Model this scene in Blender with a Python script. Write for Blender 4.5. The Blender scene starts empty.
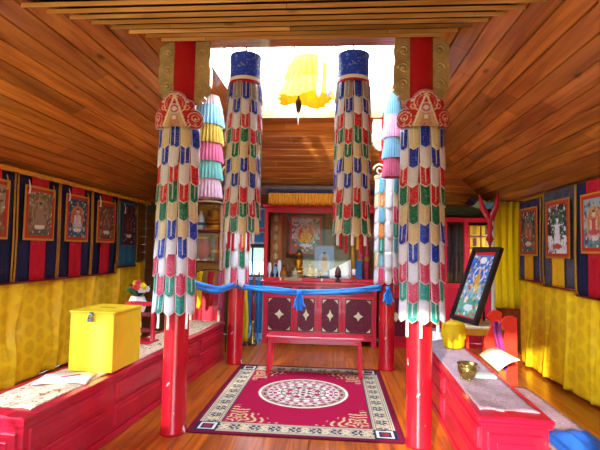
import bpy, math, random
import numpy as np
from mathutils import Vector, Matrix, noise
random.seed(7)
PI = math.pi
C = bpy.context.scene.collection

# ------------------------------------------------------------------ materials
def lin(c):
    if isinstance(c, str):
        c = tuple(int(c[i:i+2], 16)/255 for i in (0, 2, 4))
    return tuple((x/12.92 if x <= .04045 else ((x+.055)/1.055)**2.4) for x in c)
class NT:
    def __init__(s, name):
        s.m = bpy.data.materials.new(name); s.m.use_nodes = True
        s.t = s.m.node_tree; s.b = s.t.nodes['Principled BSDF']; s.out = s.t.nodes['Material Output']
    def n(s, typ, **kw):
        o = s.t.nodes.new('ShaderNode'+typ)
        for k, v in kw.items():
            if k in o.inputs: s.set(o.inputs[k], v)
            else: setattr(o, k, v)
        return o
    def set(s, inp, v):
        if hasattr(v, 'is_output'): s.t.links.new(v, inp)
        elif isinstance(v, tuple) and len(v) == 3 and inp.type == 'RGBA': inp.default_value = (*v, 1)
        else: inp.default_value = v
    def math(s, op, a, b=0.0, c=0.0):
        o = s.n('Math', operation=op); s.set(o.inputs[0], a); s.set(o.inputs[1], b); s.set(o.inputs[2], c); return o.outputs[0]
    def mix(s, f, a, b, mode='MIX'):
        o = s.n('MixRGB', blend_type=mode); s.set(o.inputs[0], f); s.set(o.inputs[1], a); s.set(o.inputs[2], b); return o.outputs[0]
    def tex(s, what='Object', scale=(1,1,1)):
        tc = s.n('TexCoord'); mp = s.n('Mapping'); s.t.links.new(tc.outputs[what], mp.inputs[0]); mp.inputs['Scale'].default_value = scale; return mp.outputs[0]
    def noise(s, vec, scale, detail=3.0, dist=0.0):
        o = s.n('TexNoise', Vector=vec, Scale=scale, Detail=detail, Distortion=dist); return o.outputs[0]
    def ramp(s, f, lo, hi):
        o = s.n('MapRange'); s.set(o.inputs[0], f); o.inputs[1].default_value = lo; o.inputs[2].default_value = hi; o.clamp = True; return o.outputs[0]
    def bump(s, h, strength=.3, dist=.01):
        o = s.n('Bump', Strength=strength, Distance=dist, Height=h); s.t.links.new(o.outputs[0], s.b.inputs['Normal'])
    def fin(s, col, rough=.5, metal=0.0, spec=.5, coat=0.0):
        s.set(s.b.inputs['Base Color'], col); s.set(s.b.inputs['Roughness'], rough); s.b.inputs['Metallic'].default_value = metal
        s.b.inputs['Specular IOR Level'].default_value = spec; s.b.inputs['Coat Weight'].default_value = coat
        return s.m
def simple(name, c, rough=.5, metal=0, amt=.12, scale=8, bump=0, spec=.5, coat=0.0):
    t = NT(name); v = t.tex(); f = t.noise(v, scale)
    c = lin(c); d = tuple(x*(1-amt*2) for x in c)
    col = t.mix(t.ramp(f, .3, .7), d, c)
    if bump: t.bump(t.noise(v, scale*4), bump, .004)
    return t.fin(col, rough, metal, spec, coat)
def vcol(name, rough=.8, amt=.12, scale=60, bump=.2, spec=.3):
    t = NT(name); a = t.n('VertexColor', layer_name='Col').outputs[0]; v = t.tex()
    f = t.noise(v, scale); col = t.mix(1.0, a, t.mix(f, (1-amt*2,)*3, (1.0,)*3), 'MULTIPLY')
    if bump: t.bump(f, bump, .003)
    return t.fin(col, rough, 0, spec)
def plank(name, c1, c2, along=1, rough=.3, coat=.2, grain=22):
    t = NT(name); a = t.n('VertexColor', layer_name='Col').outputs[0]
    sc = [grain, grain, grain]; sc[along] = .9
    v = t.tex('Object', tuple(sc)); f = t.noise(v, 1.0, 5.0, 1.2)
    sc2 = [3.2, 3.2, 3.2]; sc2[along] = 1.5
    k = t.n('TexVoronoi', Vector=t.tex('Object', tuple(sc2)), Scale=1.0).outputs['Distance']
    knot = t.ramp(k, .10, .035)
    col = t.mix(t.ramp(f, .35, .65), lin(c1), lin(c2)); col = t.mix(t.math('MULTIPLY', knot, .8), col, tuple(x*.25 for x in lin(c1)))
    col = t.mix(1.0, col, a, 'MULTIPLY'); t.bump(f, .12, .002)
    return t.fin(col, rough, 0, .5, coat)
def brocade(name, c1, c2, cells=9.0, rough=.45, sheen=0, metal=0.0, axes=(1,2)):
    # damask: round medallions on a grid
    t = NT(name); tc = t.n('TexCoord'); sep = t.n('SeparateXYZ'); t.t.links.new(tc.outputs['Object'], sep.inputs[0])
    a = t.math('MULTIPLY', sep.outputs[axes[0]], cells); b = t.math('MULTIPLY', sep.outputs[axes[1]], cells)
    b2 = t.math('ADD', b, t.math('MULTIPLY', t.math('FLOOR', a), .5))
    fa = t.math('SUBTRACT', t.math('FRACT', a), .5); fb = t.math('SUBTRACT', t.math('FRACT', b2), .5)
    r = t.math('SQRT', t.math('ADD', t.math('MULTIPLY', fa, fa), t.math('MULTIPLY', fb, fb)))
    ring = t.math('MULTIPLY', t.ramp(r, .46, .36), .55)
    nz = t.noise(t.tex(), 26, 4.0, 1.5)
    col = t.mix(t.math('MULTIPLY', ring, t.ramp(nz, .2, .6)), lin(c1), lin(c2))
    return t.fin(col, rough, metal, .5)
def figured(name, c1, c2, c3, scale=14.0, rough=.6):
    t = NT(name); v = t.tex(); k = t.n('TexVoronoi', Vector=v, Scale=scale).outputs['Distance']; f = t.noise(v, scale*2, 4.0, 2.0)
    col = t.mix(t.ramp(k, .18, .1), lin(c1), lin(c2)); col = t.mix(t.ramp(f, .56, .62), col, lin(c3))
    return t.fin(col, rough, 0, .3)
def tab_mat(name, c, alt='f8f4ee', fig='f6f0e2'):
    t = NT(name); uv = t.n('UVMap').outputs[0]; sep = t.n('SeparateXYZ'); t.t.links.new(uv, sep.inputs[0])
    u = t.math('ABSOLUTE', t.math('SUBTRACT', sep.outputs[0], .5)); edge = t.math('MAXIMUM', t.ramp(u, .405, .425), t.ramp(sep.outputs[1], .07, .04))
    oi = t.n('ObjectInfo'); vv = t.n('VectorMath', operation='ADD'); t.t.links.new(t.tex('Object', (1,1,1)), vv.inputs[0])
    cm = t.n('CombineXYZ', X=t.math('MULTIPLY', oi.outputs['Random'], 9.0), Y=t.math('MULTIPLY', oi.outputs['Random'], 5.0)); t.t.links.new(cm.outputs[0], vv.inputs[1])
    f = t.noise(vv.outputs[0], 42, 3.0, 2.5)
    col = t.mix(t.math('MULTIPLY', t.ramp(f, .55, .64), .65), lin(c), lin(fig))
    strip = t.math('MULTIPLY', t.math('MULTIPLY', t.ramp(u, .07, .04), t.ramp(sep.outputs[1], .2, .25)), t.math('GREATER_THAN', oi.outputs['Random'], .45)); col = t.mix(t.math('MULTIPLY', strip, .8), col, lin(alt))
    g = t.noise(vv.outputs[0], 9); col = t.mix(t.ramp(g, .35, .75), tuple(x*.72 for x in lin(c)), col) if False else col
    col = t.mix(t.math('MULTIPLY', edge, .9), col, lin(alt))
    t.fin(col, .42, 0, .5); tr = t.n('BsdfTranslucent', Color=col); mx = t.n('MixShader', Fac=.3); t.t.links.new(t.b.outputs[0], mx.inputs[1]); t.t.links.new(tr.outputs[0], mx.inputs[2]); t.t.links.new(mx.outputs[0], t.out.inputs[0]); return t.m
M = {}
def cloth(name, c): M[name] = simple(name, c, .6, 0, .1, 20); return name
M['red'] = simple('red gloss paint', 'd21836', .28, 0, .10, 3, .05, .5, .3)
def column_paint():
    t = NT('red column paint with chips'); v = t.tex('Object', (1,1,.35)); f = t.noise(v, 14, 5.0)
    base = t.mix(t.ramp(t.noise(t.tex(), 3), .3, .7), lin('a80c1c'), lin('c91222'))
    col = t.mix(t.ramp(f, .685, .70), base, lin('e8d8d4')); t.bump(f, .1, .004)
    return t.fin(col, .25, 0, .5, .3)
M['column'] = column_paint()
M['crimson'] = simple('crimson bench paint', 'c41030', .30, 0, .12, 4, .06, .5, .25)
M['orange_red'] = simple('orange red paint', 'f03824', .35, 0, .06, 4)
M['dark_red'] = simple('dark red wood', '7c1018', .4)
M['gilt'] = simple('gilded carving', 'dcc484', .38, .35, .18, 14, .4)
M['gilt_pale'] = simple('pale gilded carving', 'e4dcb4', .45, .25, .12, 14, .3)
M['gold'] = simple('gold', 'e0a028', .3, .85, .1, 20)
M['brass'] = simple('aged brass', 'b09a58', .25, .9, .3, 18)
M['dark_metal'] = simple('dark bronze', '3a2a26', .4, .6)
M['steel'] = simple('steel', 'a8b0c0', .25, .9, .05)
M['white'] = simple('white cloth', 'f2f0ee', .8, 0, .04)
M['paper'] = simple('white paper', 'e4e4f2', .8, 0, .02)
M['cream'] = simple('cream card', 'f4e6b4', .7, 0, .05)
M['black'] = simple('black wood', '281c20', .35, 0, .1)
M['wood_dark'] = simple('dark stained wood', '5a2c18', .4, 0, .25, 10, .1)
M['wood_mid'] = simple('varnished pine', 'b06a2c', .35, 0, .2, 10, .1)
M['wood_white'] = plank('whitewashed boards', 'dcc0a0', 'ecd8c0', 0, .6, 0)
M['ceil_y'] = plank('varnished ceiling boards lengthways', 'a45c20', 'dc9040', 1, .33, .12, 13)
M['ceil_x'] = plank('varnished ceiling boards crossways', 'a45c20', 'dc9040', 0, .28, .25, 13)
M['ceil_x_lit'] = plank('lapped ceiling strips with light painted in', 'c08844', 'f0c078', 0, .22, .4, 13)  # same wood as the crossways boards, lightened to paint in the light
M['floor'] = plank('orange floor boards', '8c3c10', 'c46414', 1, .28, .3)
M['wallwood'] = plank('wall boards', '70400f', '8c5520', 0, .5, 0)
M['yellow_drape'] = brocade('gold damask drape', 'fcd41c', 'd8a010', 5.4, .33)
def translucent(name, c, k=.5):
    m = simple(name, c, .6, 0, .08, 20); t = m.node_tree; b = t.nodes['Principled BSDF']; o = t.nodes['Material Output']
    tr = t.nodes.new('ShaderNodeBsdfTranslucent'); tr.inputs[0].default_value = (*lin(c), 1); mx = t.nodes.new('ShaderNodeMixShader'); mx.inputs[0].default_value = k
    t.links.new(b.outputs[0], mx.inputs[1]); t.links.new(tr.outputs[0], mx.inputs[2]); t.links.new(mx.outputs[0], o.inputs[0]); return m
M['curtain'] = translucent('olive yellow curtain', 'ecd424')
M['gold_cloth'] = translucent('gold yellow silk', 'f0b414', .12)
M['yellow_silk'] = translucent('bright yellow silk', 'f8d808', .4)
M['navy'] = figured('navy silk brocade', '15163a', '20234e', '262a50', 16)
M['navy_gold'] = figured('navy and gold brocade', '262a58', '5c5438', '6a6450', 30)
M['greybroc'] = figured('grey gold brocade', '3c3c50', '6c6452', '7c745c', 34)
M['redsilk'] = figured('red silk', 'b80c24', 'c81c2c', 'a00c20', 12)
M['teal'] = figured('teal silk', '2c6c88', '347c98', '286078', 20)
M['goldtrim'] = simple('gold trim ribbon', 'c89020', .5, 0, .15, 30)
M['blue_silk'] = simple('bright blue scarf', '2890f4', .5, 0, .12, 14)
M['blue_cap'] = figured('royal blue brocade', '1c48d0', '2c58dc', '9098b8', 9, .45)
M['paint'] = vcol('painted picture', .5)
M['carpet'] = vcol('woven rug pile', .95, .14, 120, .4, .1)
M['runner'] = figured('patterned bench runner', '98808a', 'c0b0b4', '6c4c58', 22, .9)
M['runner_l'] = figured('orange white lace runner', 'd8bca0', '9c5424', '8c481c', 10, .9)
M['boxyellow'] = simple('yellow painted plywood', 'f4cc20', .4, 0, .08, 5, .03)
M['green_leaf'] = simple('green leaves', '2c6428', .5, 0, .2, 30)
M['panelmar'] = figured('maroon lacquer panel', '5c1028', '701830', '80303c', 20, .3)
M['panelblue'] = simple('blue painted panel', '1878c0', .4)
M['skyblue'] = simple('pale blue wall', '9cd0ec', .5)
M['purple'] = simple('purple cloth', '8c2070', .6)
M['greengrey'] = simple('dark green fascia', '4c5430', .6)
def glass():
    t = NT('glass pane'); tr = t.n('BsdfTransparent'); gl = t.n('BsdfGlossy', Roughness=.02); mx = t.n('MixShader', Fac=.05)
    t.t.links.new(tr.outputs[0], mx.inputs[1]); t.t.links.new(gl.outputs[0], mx.inputs[2]); t.t.links.new(mx.outputs[0], t.out.inputs[0]); return t.m
M['glass'] = glass()
TAB = {k: tab_mat(k+' brocade pennant', c, alt, fig) for k, c, alt, fig in (
    ('blue', '1436bc', 'fcf8f8', 'a0b0f0'), ('cream', 'f0deb0', 'fcf8ec', 'd8b88c'), ('white', 'f4f2f8', 'fcf8f4', 'd0d0e4'),
    ('red', 'e01830', 'fcf6f0', 'f4b4ac'), ('green', '0a7c58', 'fcf8ec', '9cd0b4'), ('pink', 'dc3460', 'f4dcd8', 'f0a4b8'),
    ('teal', '1c9c8c', 'f0f0e0', '98d8cc'), ('lightblue', '5cb0d0', 'f4f0d0', 'e8d480'), ('orange', 'e49048', 'f0f0e0', 'f4dc80'),
    ('grey', 'a49a94', 'e8e0d8', 'd8d0c8'))}

# ------------------------------------------------------------------ mesh builder
class MB:
    def __init__(s): s.v = []; s.f = []; s.mi = []; s.c = []; s.uv = {}; s.sm = []; s.col = (1,1,1); s.m = 0; s.X = Matrix.Identity(4)
    def vert(s, p, c=None): s.v.append(tuple(s.X @ Vector(p))); s.c.append(c or s.col); return len(s.v)-1
    def face(s, idx, smooth=False, uv=None):
        s.f.append(tuple(idx)); s.mi.append(s.m); s.sm.append(smooth)
        if uv: s.uv[len(s.f)-1] = uv
    def box(s, x0, x1, y0, y1, z0, z1, bev=0.0):
        if bev <= 0:
            i = [s.vert(p) for p in ((x0,y0,z0),(x1,y0,z0),(x1,y1,z0),(x0,y1,z0),(x0,y0,z1),(x1,y0,z1),(x1,y1,z1),(x0,y1,z1))]
            for q in ((0,3,2,1),(4,5,6,7),(0,1,5,4),(1,2,6,5),(2,3,7,6),(3,0,4,7)): s.face([i[k] for k in q])
        else:
            b = min(bev, (x1-x0)*.45, (y1-y0)*.45, (z1-z0)*.45)
            rings = []
            for z, d in ((z0, b), (z0+b, 0), (z1-b, 0), (z1, b)):
                r = []
                for (x, y) in ((x0+d+b*(d==0), y0+d), (x1-d-b*(d==0), y0+d), (x1-d, y0+d+b*(d==0)), (x1-d, y1-d-b*(d==0)), (x1-d-b*(d==0), y1-d), (x0+d+b*(d==0), y1-d), (x0+d, y1-d-b*(d==0)), (x0+d, y0+d+b*(d==0))):
                    r.append(s.vert((x, y, z)))
                rings.append(r)
            for a, c in zip(rings, rings[1:]):
                for k in range(8): s.face((a[k], a[(k+1)%8], c[(k+1)%8], c[k]))
            s.face(rings[0][::-1]); s.face(rings[-1])
        return s
    def obox(s, c, ax, ay, az):   # oriented box: centre, half axes
        c = Vector(c); ax, ay, az = Vector(ax), Vector(ay), Vector(az)
        i = [s.vert(c+ax*a+ay*b+az*d) for a, b, d in ((-1,-1,-1),(1,-1,-1),(1,1,-1),(-1,1,-1),(-1,-1,1),(1,-1,1),(1,1,1),(-1,1,1))]
        for q in ((0,3,2,1),(4,5,6,7),(0,1,5,4),(1,2,6,5),(2,3,7,6),(3,0,4,7)): s.face([i[k] for k in q])
        return s
    def lathe(s, prof, n=20, cx=0, cy=0, a0=0, a1=2*PI, cap=True):
        full = abs(a1-a0-2*PI) < 1e-6; m = n if full else n+1; R = []
        for r, z in prof: R.append([s.vert((cx+r*math.cos(a0+(a1-a0)*k/n), cy+r*math.sin(a0+(a1-a0)*k/n), z)) for k in range(m)])
        for a, b in zip(R, R[1:]):
            for k in range(n): s.face((a[k], a[(k+1)%m], b[(k+1)%m], b[k]), True)
        if cap and full: s.face(R[0][::-1]); s.face(R[-1])
        return s
    def tube(s, pts, r, n=8, flat=1.0):
        pts = [Vector(p) for p in pts]; rr = r if isinstance(r, (list, tuple)) else [r]*len(pts); R = []
        for i, p in enumerate(pts):
            t = (pts[min(i+1, len(pts)-1)]-pts[max(i-1, 0)]).normalized()
            u = t.cross(Vector((0,0,1)));
            if u.length < .05: u = t.cross(Vector((0,1,0)))
            u.normalize(); w = t.cross(u)
            R.append([s.vert(p+(u*math.cos(2*PI*k/n)*flat+w*math.sin(2*PI*k/n))*rr[i]) for k in range(n)])
        for a, b in zip(R, R[1:]):
            for k in range(n): s.face((a[k], b[k], b[(k+1)%n], a[(k+1)%n]), True)
        s.face(R[0]); s.face(R[-1][::-1]); return s
    def ball(s, c, r, n=12, sc=(1,1,1)):
        R = []
        for j in range(1, n//2):
            t = PI*j/(n//2); R.append([s.vert((c[0]+r*sc[0]*math.sin(t)*math.cos(2*PI*k/n), c[1]+r*sc[1]*math.sin(t)*math.sin(2*PI*k/n), c[2]+r*sc[2]*math.cos(t))) for k in range(n)])
        for a, b in zip(R, R[1:]):
            for k in range(n): s.face((a[k], b[k], b[(k+1)%n], a[(k+1)%n]), True)
        a = s.vert((c[0], c[1], c[2]+r*sc[2])); b = s.vert((c[0], c[1], c[2]-r*sc[2]))
        for k in range(n): s.face((a, R[0][k], R[0][(k+1)%n]), True); s.face((b, R[-1][(k+1)%n], R[-1][k]), True)
        return s
    def prism(s, poly, y0, y1):   # poly in (x,z), thickness along y
        a = [s.vert((x, y0, z)) for x, z in poly]; b = [s.vert((x, y1, z)) for x, z in poly]; n = len(poly)
        s.face(a); s.face(b[::-1])
        for k in range(n): s.face((a[k], b[k], b[(k+1)%n], a[(k+1)%n]))
        return s
    def prism_z(s, poly, z0, z1):
        a = [s.vert((x, y, z0)) for x, y in poly]; b = [s.vert((x, y, z1)) for x, y in poly]; n = len(poly)
        s.face(a[::-1]); s.face(b)
        for k in range(n): s.face((a[k], a[(k+1)%n], b[(k+1)%n], b[k]))
        return s
    def sheet(s, fn, nu, nv, thick=0.0, nrm=(0,-1,0), colfn=None):
        g = []
        for j in range(nv+1):
            g.append([s.vert(fn(i/nu, j/nv), colfn(i/nu, j/nv) if colfn else None) for i in range(nu+1)])
        for j in range(nv):
            for i in range(nu): s.face((g[j][i], g[j][i+1], g[j+1][i+1], g[j+1][i]), True, [(i/nu, j/nv), ((i+1)/nu, j/nv), ((i+1)/nu, (j+1)/nv), (i/nu, (j+1)/nv)])
        if thick:
            N = Vector(nrm)*-thick; h = []
            for j in range(nv+1): h.append([s.vert(Vector(fn(i/nu, j/nv))+N, colfn(i/nu, j/nv) if colfn else None) for i in range(nu+1)])
            for j in range(nv):
                for i in range(nu): s.face((h[j][i], h[j+1][i], h[j+1][i+1], h[j][i+1]), True, [(i/nu, j/nv), (i/nu, (j+1)/nv), ((i+1)/nu, (j+1)/nv), ((i+1)/nu, j/nv)])
            for i in range(nu):
                s.face((g[0][i], h[0][i], h[0][i+1], g[0][i+1])); s.face((g[nv][i], g[nv][i+1], h[nv][i+1], h[nv][i]))
            for j in range(nv):
                s.face((g[j][0], g[j+1][0], h[j+1][0], h[j][0])); s.face((g[j][nu], h[j][nu], h[j+1][nu], g[j+1][nu]))
        return s
    def mesh(s, name, mats):
        me = bpy.data.meshes.new(name); me.from_pydata(s.v, [], s.f)
        for m in (mats if isinstance(mats, (list, tuple)) else [mats]): me.materials.append(M[m] if isinstance(m, str) else m)
        me.polygons.foreach_set('material_index', s.mi); me.polygons.foreach_set('use_smooth', s.sm)
        a = me.color_attributes.new('Col', 'FLOAT_COLOR', 'POINT')
        a.data.foreach_set('color', np.concatenate([np.array(s.c, dtype=np.float32), np.ones((len(s.c), 1), np.float32)], 1).ravel())
        if s.uv:
            l = me.uv_layers.new(name='UVMap')
            for fi, uv in s.uv.items():
                for k, li in enumerate(me.polygons[fi].loop_indices): l.data[li].uv = uv[k]
        me.update(); return me
    def build(s, name, mats, parent=None, loc=(0,0,0), rz=0):
        o = bpy.data.objects.new(name, s.mesh(name, mats)); C.objects.link(o); o.location = loc; o.rotation_euler = (0,0,rz)
        if parent: o.parent = parent
        return o
def tag(o, label=None, cat=None, group=None, kind=None):
    if label: o['label'] = label
    if cat: o['category'] = cat
    if group: o['group'] = group
    if kind: o['kind'] = kind
    return o
def thing(name, label, cat, loc=(0,0,0), rz=0, group=None):
    o = bpy.data.objects.new(name, None); C.objects.link(o); o.location = loc; o.rotation_euler = (0,0,rz); o.empty_display_size = .1
    return tag(o, label, cat, group)
def struct(o): o['kind'] = 'structure'; return o
def copy_tree(o, parent=None):
    c = o.copy(); C.objects.link(c); c.parent = parent
    for ch in list(o.children): copy_tree(ch, c)
    return c

# ------------------------------------------------------------------ room
XL, XR, YF, YB, ZT = -3.40, 2.652, -0.35, 7.75, 2.29      # walls, and the height where walls meet the ceiling
SX0, SX1, SY0, SY1, ZS = -1.40, .784, 3.50, 5.96, 3.24    # flat frame round the skylight
OX0, OX1, OY0, OY1 = -1.20, .58, 3.72, 5.76               # the skylight opening
def clip(poly, a, b, c):       # keep a*x+b*y<=c
    out = []
    for i in range(len(poly)):
        p, q = poly[i], poly[(i+1)%len(poly)]; dp, dq = a*p[0]+b*p[1]-c, a*q[0]+b*q[1]-c
        if dp <= 0: out.append(p)
        if dp*dq < 0: t = dp/(dp-dq); out.append((p[0]+t*(q[0]-p[0]), p[1]+t*(q[1]-p[1])))
    return out
def boards(mb, region, zf, along, width, thick, gap, seg=2.3, lap=0.0, var=.22, rng=random.Random(3)):
    # region: convex polygon in xy; zf(x,y) height of the underside; boards run along axis `along`
    cr = 1-along; lo = min(p[cr] for p in region); hi = max(p[cr] for p in region); l0 = min(p[along] for p in region); l1 = max(p[along] for p in region)
    k = lo
    while k < hi:
        off = rng.random()*seg; s = l0-off
        while s < l1:
            e = s+seg; P = region
            for a, b in ((1, k+width-gap), (-1, -k)):
                v = [0,0]; v[cr] = a; P = clip(P, v[0], v[1], b) if P else P
            for a, b in ((1, e-.003), (-1, -s)):
                v = [0,0]; v[along] = a; P = clip(P, v[0], v[1], b) if P else P
            if P and len(P) > 2:
                g = 1-var+var*1.5*rng.random(); w = (rng.random()-.5)*.10; mb.col = (g, g*(1+w*.5), g*(1+w))
                d = thick if thick > 0 else 0
                zz = [zf(x, y) - (lap*(1-(p_[cr]-k)/width) if lap else 0) for p_, (x, y) in zip(P, P)]
                a_ = [mb.vert((x, y, z)) for (x, y), z in zip(P, zz)]; b_ = [mb.vert((x, y, z+d)) for (x, y), z in zip(P, zz)]; n = len(P)
                area = sum(P[i][0]*P[(i+1)%n][1]-P[(i+1)%n][0]*P[i][1] for i in range(n))
                if area > 0: mb.face(a_[::-1]); mb.face(b_)
                else: mb.face(a_); mb.face(b_[::-1])
                for i in range(n):
                    q = (a_[i], a_[(i+1)%n], b_[(i+1)%n], b_[i]); mb.face(q if area > 0 else q[::-1])
            s = e
        k += width
    mb.col = (1,1,1)
fl = MB(); boards(fl, [(XL,YF),(XR,YF),(XR,YB),(XL,YB)], lambda x, y: -.04, 1, .115, .04, .003, 2.6); fl.col = (.1,.06,.04); fl.box(XL-.2, XR+.2, YF-.2, YB+.2, -.12, -.045)
struct(fl.build('floor', 'floor'))
def zl(x, y): return ZT+(ZS-ZT)*(x-XL)/(SX0-XL)
def zr(x, y): return ZT+(ZS-ZT)*(XR-x)/(XR-SX1)
def zn(x, y): return ZT+(ZS-ZT)*(y-YF)/(SY0-YF)
def zb(x, y): return ZT+(ZS-ZT)*(YB-y)/(YB-SY1)
ce = MB()
boards(ce, [(XL,YF),(SX0,SY0),(SX0,SY1),(XL,YB)], zl, 1, .132, .022, .014, 2.2, .0, .38)
boards(ce, [(XR,YF),(XR,YB),(SX1,SY1),(SX1,SY0)], zr, 1, .132, .022, .014, 2.2, .0, .38)
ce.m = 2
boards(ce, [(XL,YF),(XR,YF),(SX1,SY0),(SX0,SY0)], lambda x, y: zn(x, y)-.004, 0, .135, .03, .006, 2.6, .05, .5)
ce.m = 1
boards(ce, [(XL,YB),(SX0,SY1),(SX1,SY1),(XR,YB)], zb, 0, .125, .02, .010, 2.6, 0, .30)
# the flat frame round the opening
for reg, al in (([(SX0,SY0),(SX1,SY0),(SX1,OY0),(SX0,OY0)], 0), ([(SX0,OY1),(SX1,OY1),(SX1,SY1),(SX0,SY1)], 0)):
    boards(ce, reg, lambda x, y: ZS, al, .2, .1, .002, 3.0)
ce.m = 0
for reg in ([(SX0,OY0),(OX0,OY0),(OX0,OY1),(SX0,OY1)], [(OX1,OY0),(SX1,OY0),(SX1,OY1),(OX1,OY1)]): boards(ce, reg, lambda x, y: ZS, 1, .2, .1, .002, 3.0)
# backing above the boards
ce.col = (.05,.035,.03); T = .05
for q in ([(XL,YF,ZT),(SX0,SY0,ZS),(SX0,SY1,ZS),(XL,YB,ZT)], [(XR,YF,ZT),(XR,YB,ZT),(SX1,SY1,ZS),(SX1,SY0,ZS)], [(XL,YF,ZT),(XR,YF,ZT),(SX1,SY0,ZS),(SX0,SY0,ZS)], [(XL,YB,ZT),(SX0,SY1,ZS),(SX1,SY1,ZS),(XR,YB,ZT)]):
    a = [ce.vert((x, y, z+.022)) for x, y, z in q]; b = [ce.vert((x, y, z+.08)) for x, y, z in q]
    ce.face(a); ce.face(b[::-1])
    for k in range(4): ce.face((a[k], a[(k+1)%4], b[(k+1)%4], b[k]))
struct(ce.build('ceiling', ['ceil_y', 'ceil_x', 'ceil_x_lit']))

# skylight lantern: boarded shaft, window band, roof
ZW, ZR_ = 3.60, 4.30
sh = MB()
def wboards(mb, p0, p1, z0, z1, t, w=.1, rng=random.Random(5)):
    p0, p1 = Vector(p0), Vector(p1); d = (p1-p0); L = d.length; d.normalize(); n = Vector((-d.y, d.x, 0)); z = z0
    while z < z1-.01:
        e = min(z+w-.004, z1); g = .92+.12*rng.random(); mb.col = (g,g,g)
        mb.obox(p0+d*L/2+n*t/2+Vector((0,0,(z+e)/2)), d*L/2, n*t/2, Vector((0,0,(e-z)/2))); z += w
    mb.col = (1,1,1)
wboards(sh, (OX0,OY1,0), (OX1,OY1,0), ZS+.1, ZW, .06)            # far
wboards(sh, (OX1,OY0,0), (OX0,OY0,0), ZS+.1, ZW, .06)            # near
wboards(sh, (OX1,OY1,0), (OX1,OY0,0), ZS+.1, ZR_, .06)           # right
wboards(sh, (OX0,OY0,0), (OX0,OY1,0), ZS+.1, ZW, .06)            # left
struct(sh.build('wall_skylight', 'wood_white'))
rf = MB()
for k in range(4): x = OX0-.06+k*(OX1-OX0+.08)/3; rf.box(x, x+.04, OY0-.06, OY1+.06, ZR_, ZR_+.05)
for y in (OY0-.1, OY1+.06): rf.box(OX0-.1, OX1+.1, y, y+.04, ZR_, ZR_+.05)
rf = struct(rf.build('ceiling_skylight', 'wood_white')); g = MB(); g.box(OX0-.06, OX1+.06, OY0-.06, OY1+.06, ZR_+.05, ZR_+.056); g.build('pane', 'glass', rf)
def window(name, p0, p1, z0, z1, nx, t=.05, mat='wood_white'):
    p0, p1 = Vector(p0), Vector(p1); d = p1-p0; L = d.length; d.normalize(); n = Vector((-d.y, d.x, 0))
    f = MB()
    def bar(a, b, za, zb_): f.obox(p0+d*(a+b)/2+Vector((0,0,(za+zb_)/2)), d*(b-a)/2, n*t/2, Vector((0,0,(zb_-za)/2)))
    bar(0, L, z0, z0+t); bar(0, L, z1-t, z1)
    for k in range(nx+1): x = k*(L-t)/nx; bar(x, x+t, z0+t, z1-t)
    o = struct(f.build(name, mat)); g = MB(); g.obox(p0+d*L/2+Vector((0,0,(z0+z1)/2)), d*(L/2-t/2), n*.003, Vector((0,0,(z1-z0)/2-t/2))); g.build('pane', 'glass', o); return o
window('window_1', (OX0,OY1+.03,0), (OX1,OY1+.03,0), ZW, ZR_, 3)
window('window_2', (OX0-.03,OY0,0), (OX0-.03,OY1,0), ZW, ZR_, 3)
window('window_3', (OX0,OY0-.03,0), (OX1,OY0-.03,0), ZW, ZR_, 3)

def wall(name, p0, p1, z0, z1, holes=()):
    # wall along p0->p1 (thickness outward to the right), holes: (a,b,z0,z1)
    p0, p1 = Vector((*p0,0)), Vector((*p1,0)); d = p1-p0; L = d.length; d.normalize(); n = Vector((d.y, -d.x, 0)); mb = MB()
    xs = sorted({0, L, *[h[0] for h in holes], *[h[1] for h in holes]})
    for a, b in zip(xs, xs[1:]):
        zz = [(z0, z1)]
        for h in holes:
            if h[0] <= a and h[1] >= b: zz = [(z0, h[2]), (h[3], z1)]
        for u, v in zz:
            z = u
            while v-z > .002:
                e = min(z+.14, v); g = .85+.25*random.random(); mb.col = (g,g,g)
                mb.obox(p0+d*(a+b)/2+n*.05+Vector((0,0,(z+e)/2)), d*(b-a)/2, n*.05, Vector((0,0,(e-z)/2-.0015))); z = e
            mb.col = (.2,.15,.1)
            if v-u > .01: mb.obox(p0+d*(a+b)/2+n*.09+Vector((0,0,(u+v)/2)), d*(b-a)/2, n*.03, Vector((0,0,(v-u)/2)))
    return struct(mb.build(name, 'wallwood'))
wall('wall_left', (XL,YB), (XL,YF), 0, ZT+.08, [(YB-3.4, YB-.3, .9, 2.1)])
wall('wall_right', (XR,YF), (XR,YB), 0, ZT+.08, [(6.65-YF, 7.3-YF, .8, 2.05)])
window('window_6', (XR+.05,6.65,0), (XR+.05,7.3,0), .8, 2.05, 1, .05, 'panelblue')
wall('wall_back', (XR,YB), (XL,YB), 0, ZT+.08, [(XR+1.22, XR+1.68, 1.02, 1.55)])
window('window_7', (-1.68,YB+.05,0), (-1.22,YB+.05,0), 1.02, 1.55, 2, .03, 'panelblue')
wall('wall_front', (XL,YF), (XR,YF), 0, ZT+.08, [(.1, .8, 1.2, 2.1), (2.35, 3.85, 0.0, 2.2)])
window('window_4', (XL-.05,.3,0), (XL-.05,3.4,0), .9, 2.1, 4, .06, 'wood_mid')
window('window_5', (XL+.1,YF-.05,0), (XL+.8,YF-.05,0), 1.2, 2.1, 3, .06, 'wood_mid')
b = MB(); b.box(XR-.03, XR-.002, 3.2, YB, .0, .10); struct(b.build('baseboard_right', 'wood_mid'))
b = MB(); b.box(XR-.02, XR-.001, YF, YB-.1, ZT-.05, ZT-.015); struct(b.build('trim_1', 'goldtrim'))
b = MB(); b.box(XL+.05, XR-.05, YB-.06, YB-.001, ZT-.16, ZT-.01); struct(b.build('trim_2', 'greengrey'))

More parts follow.
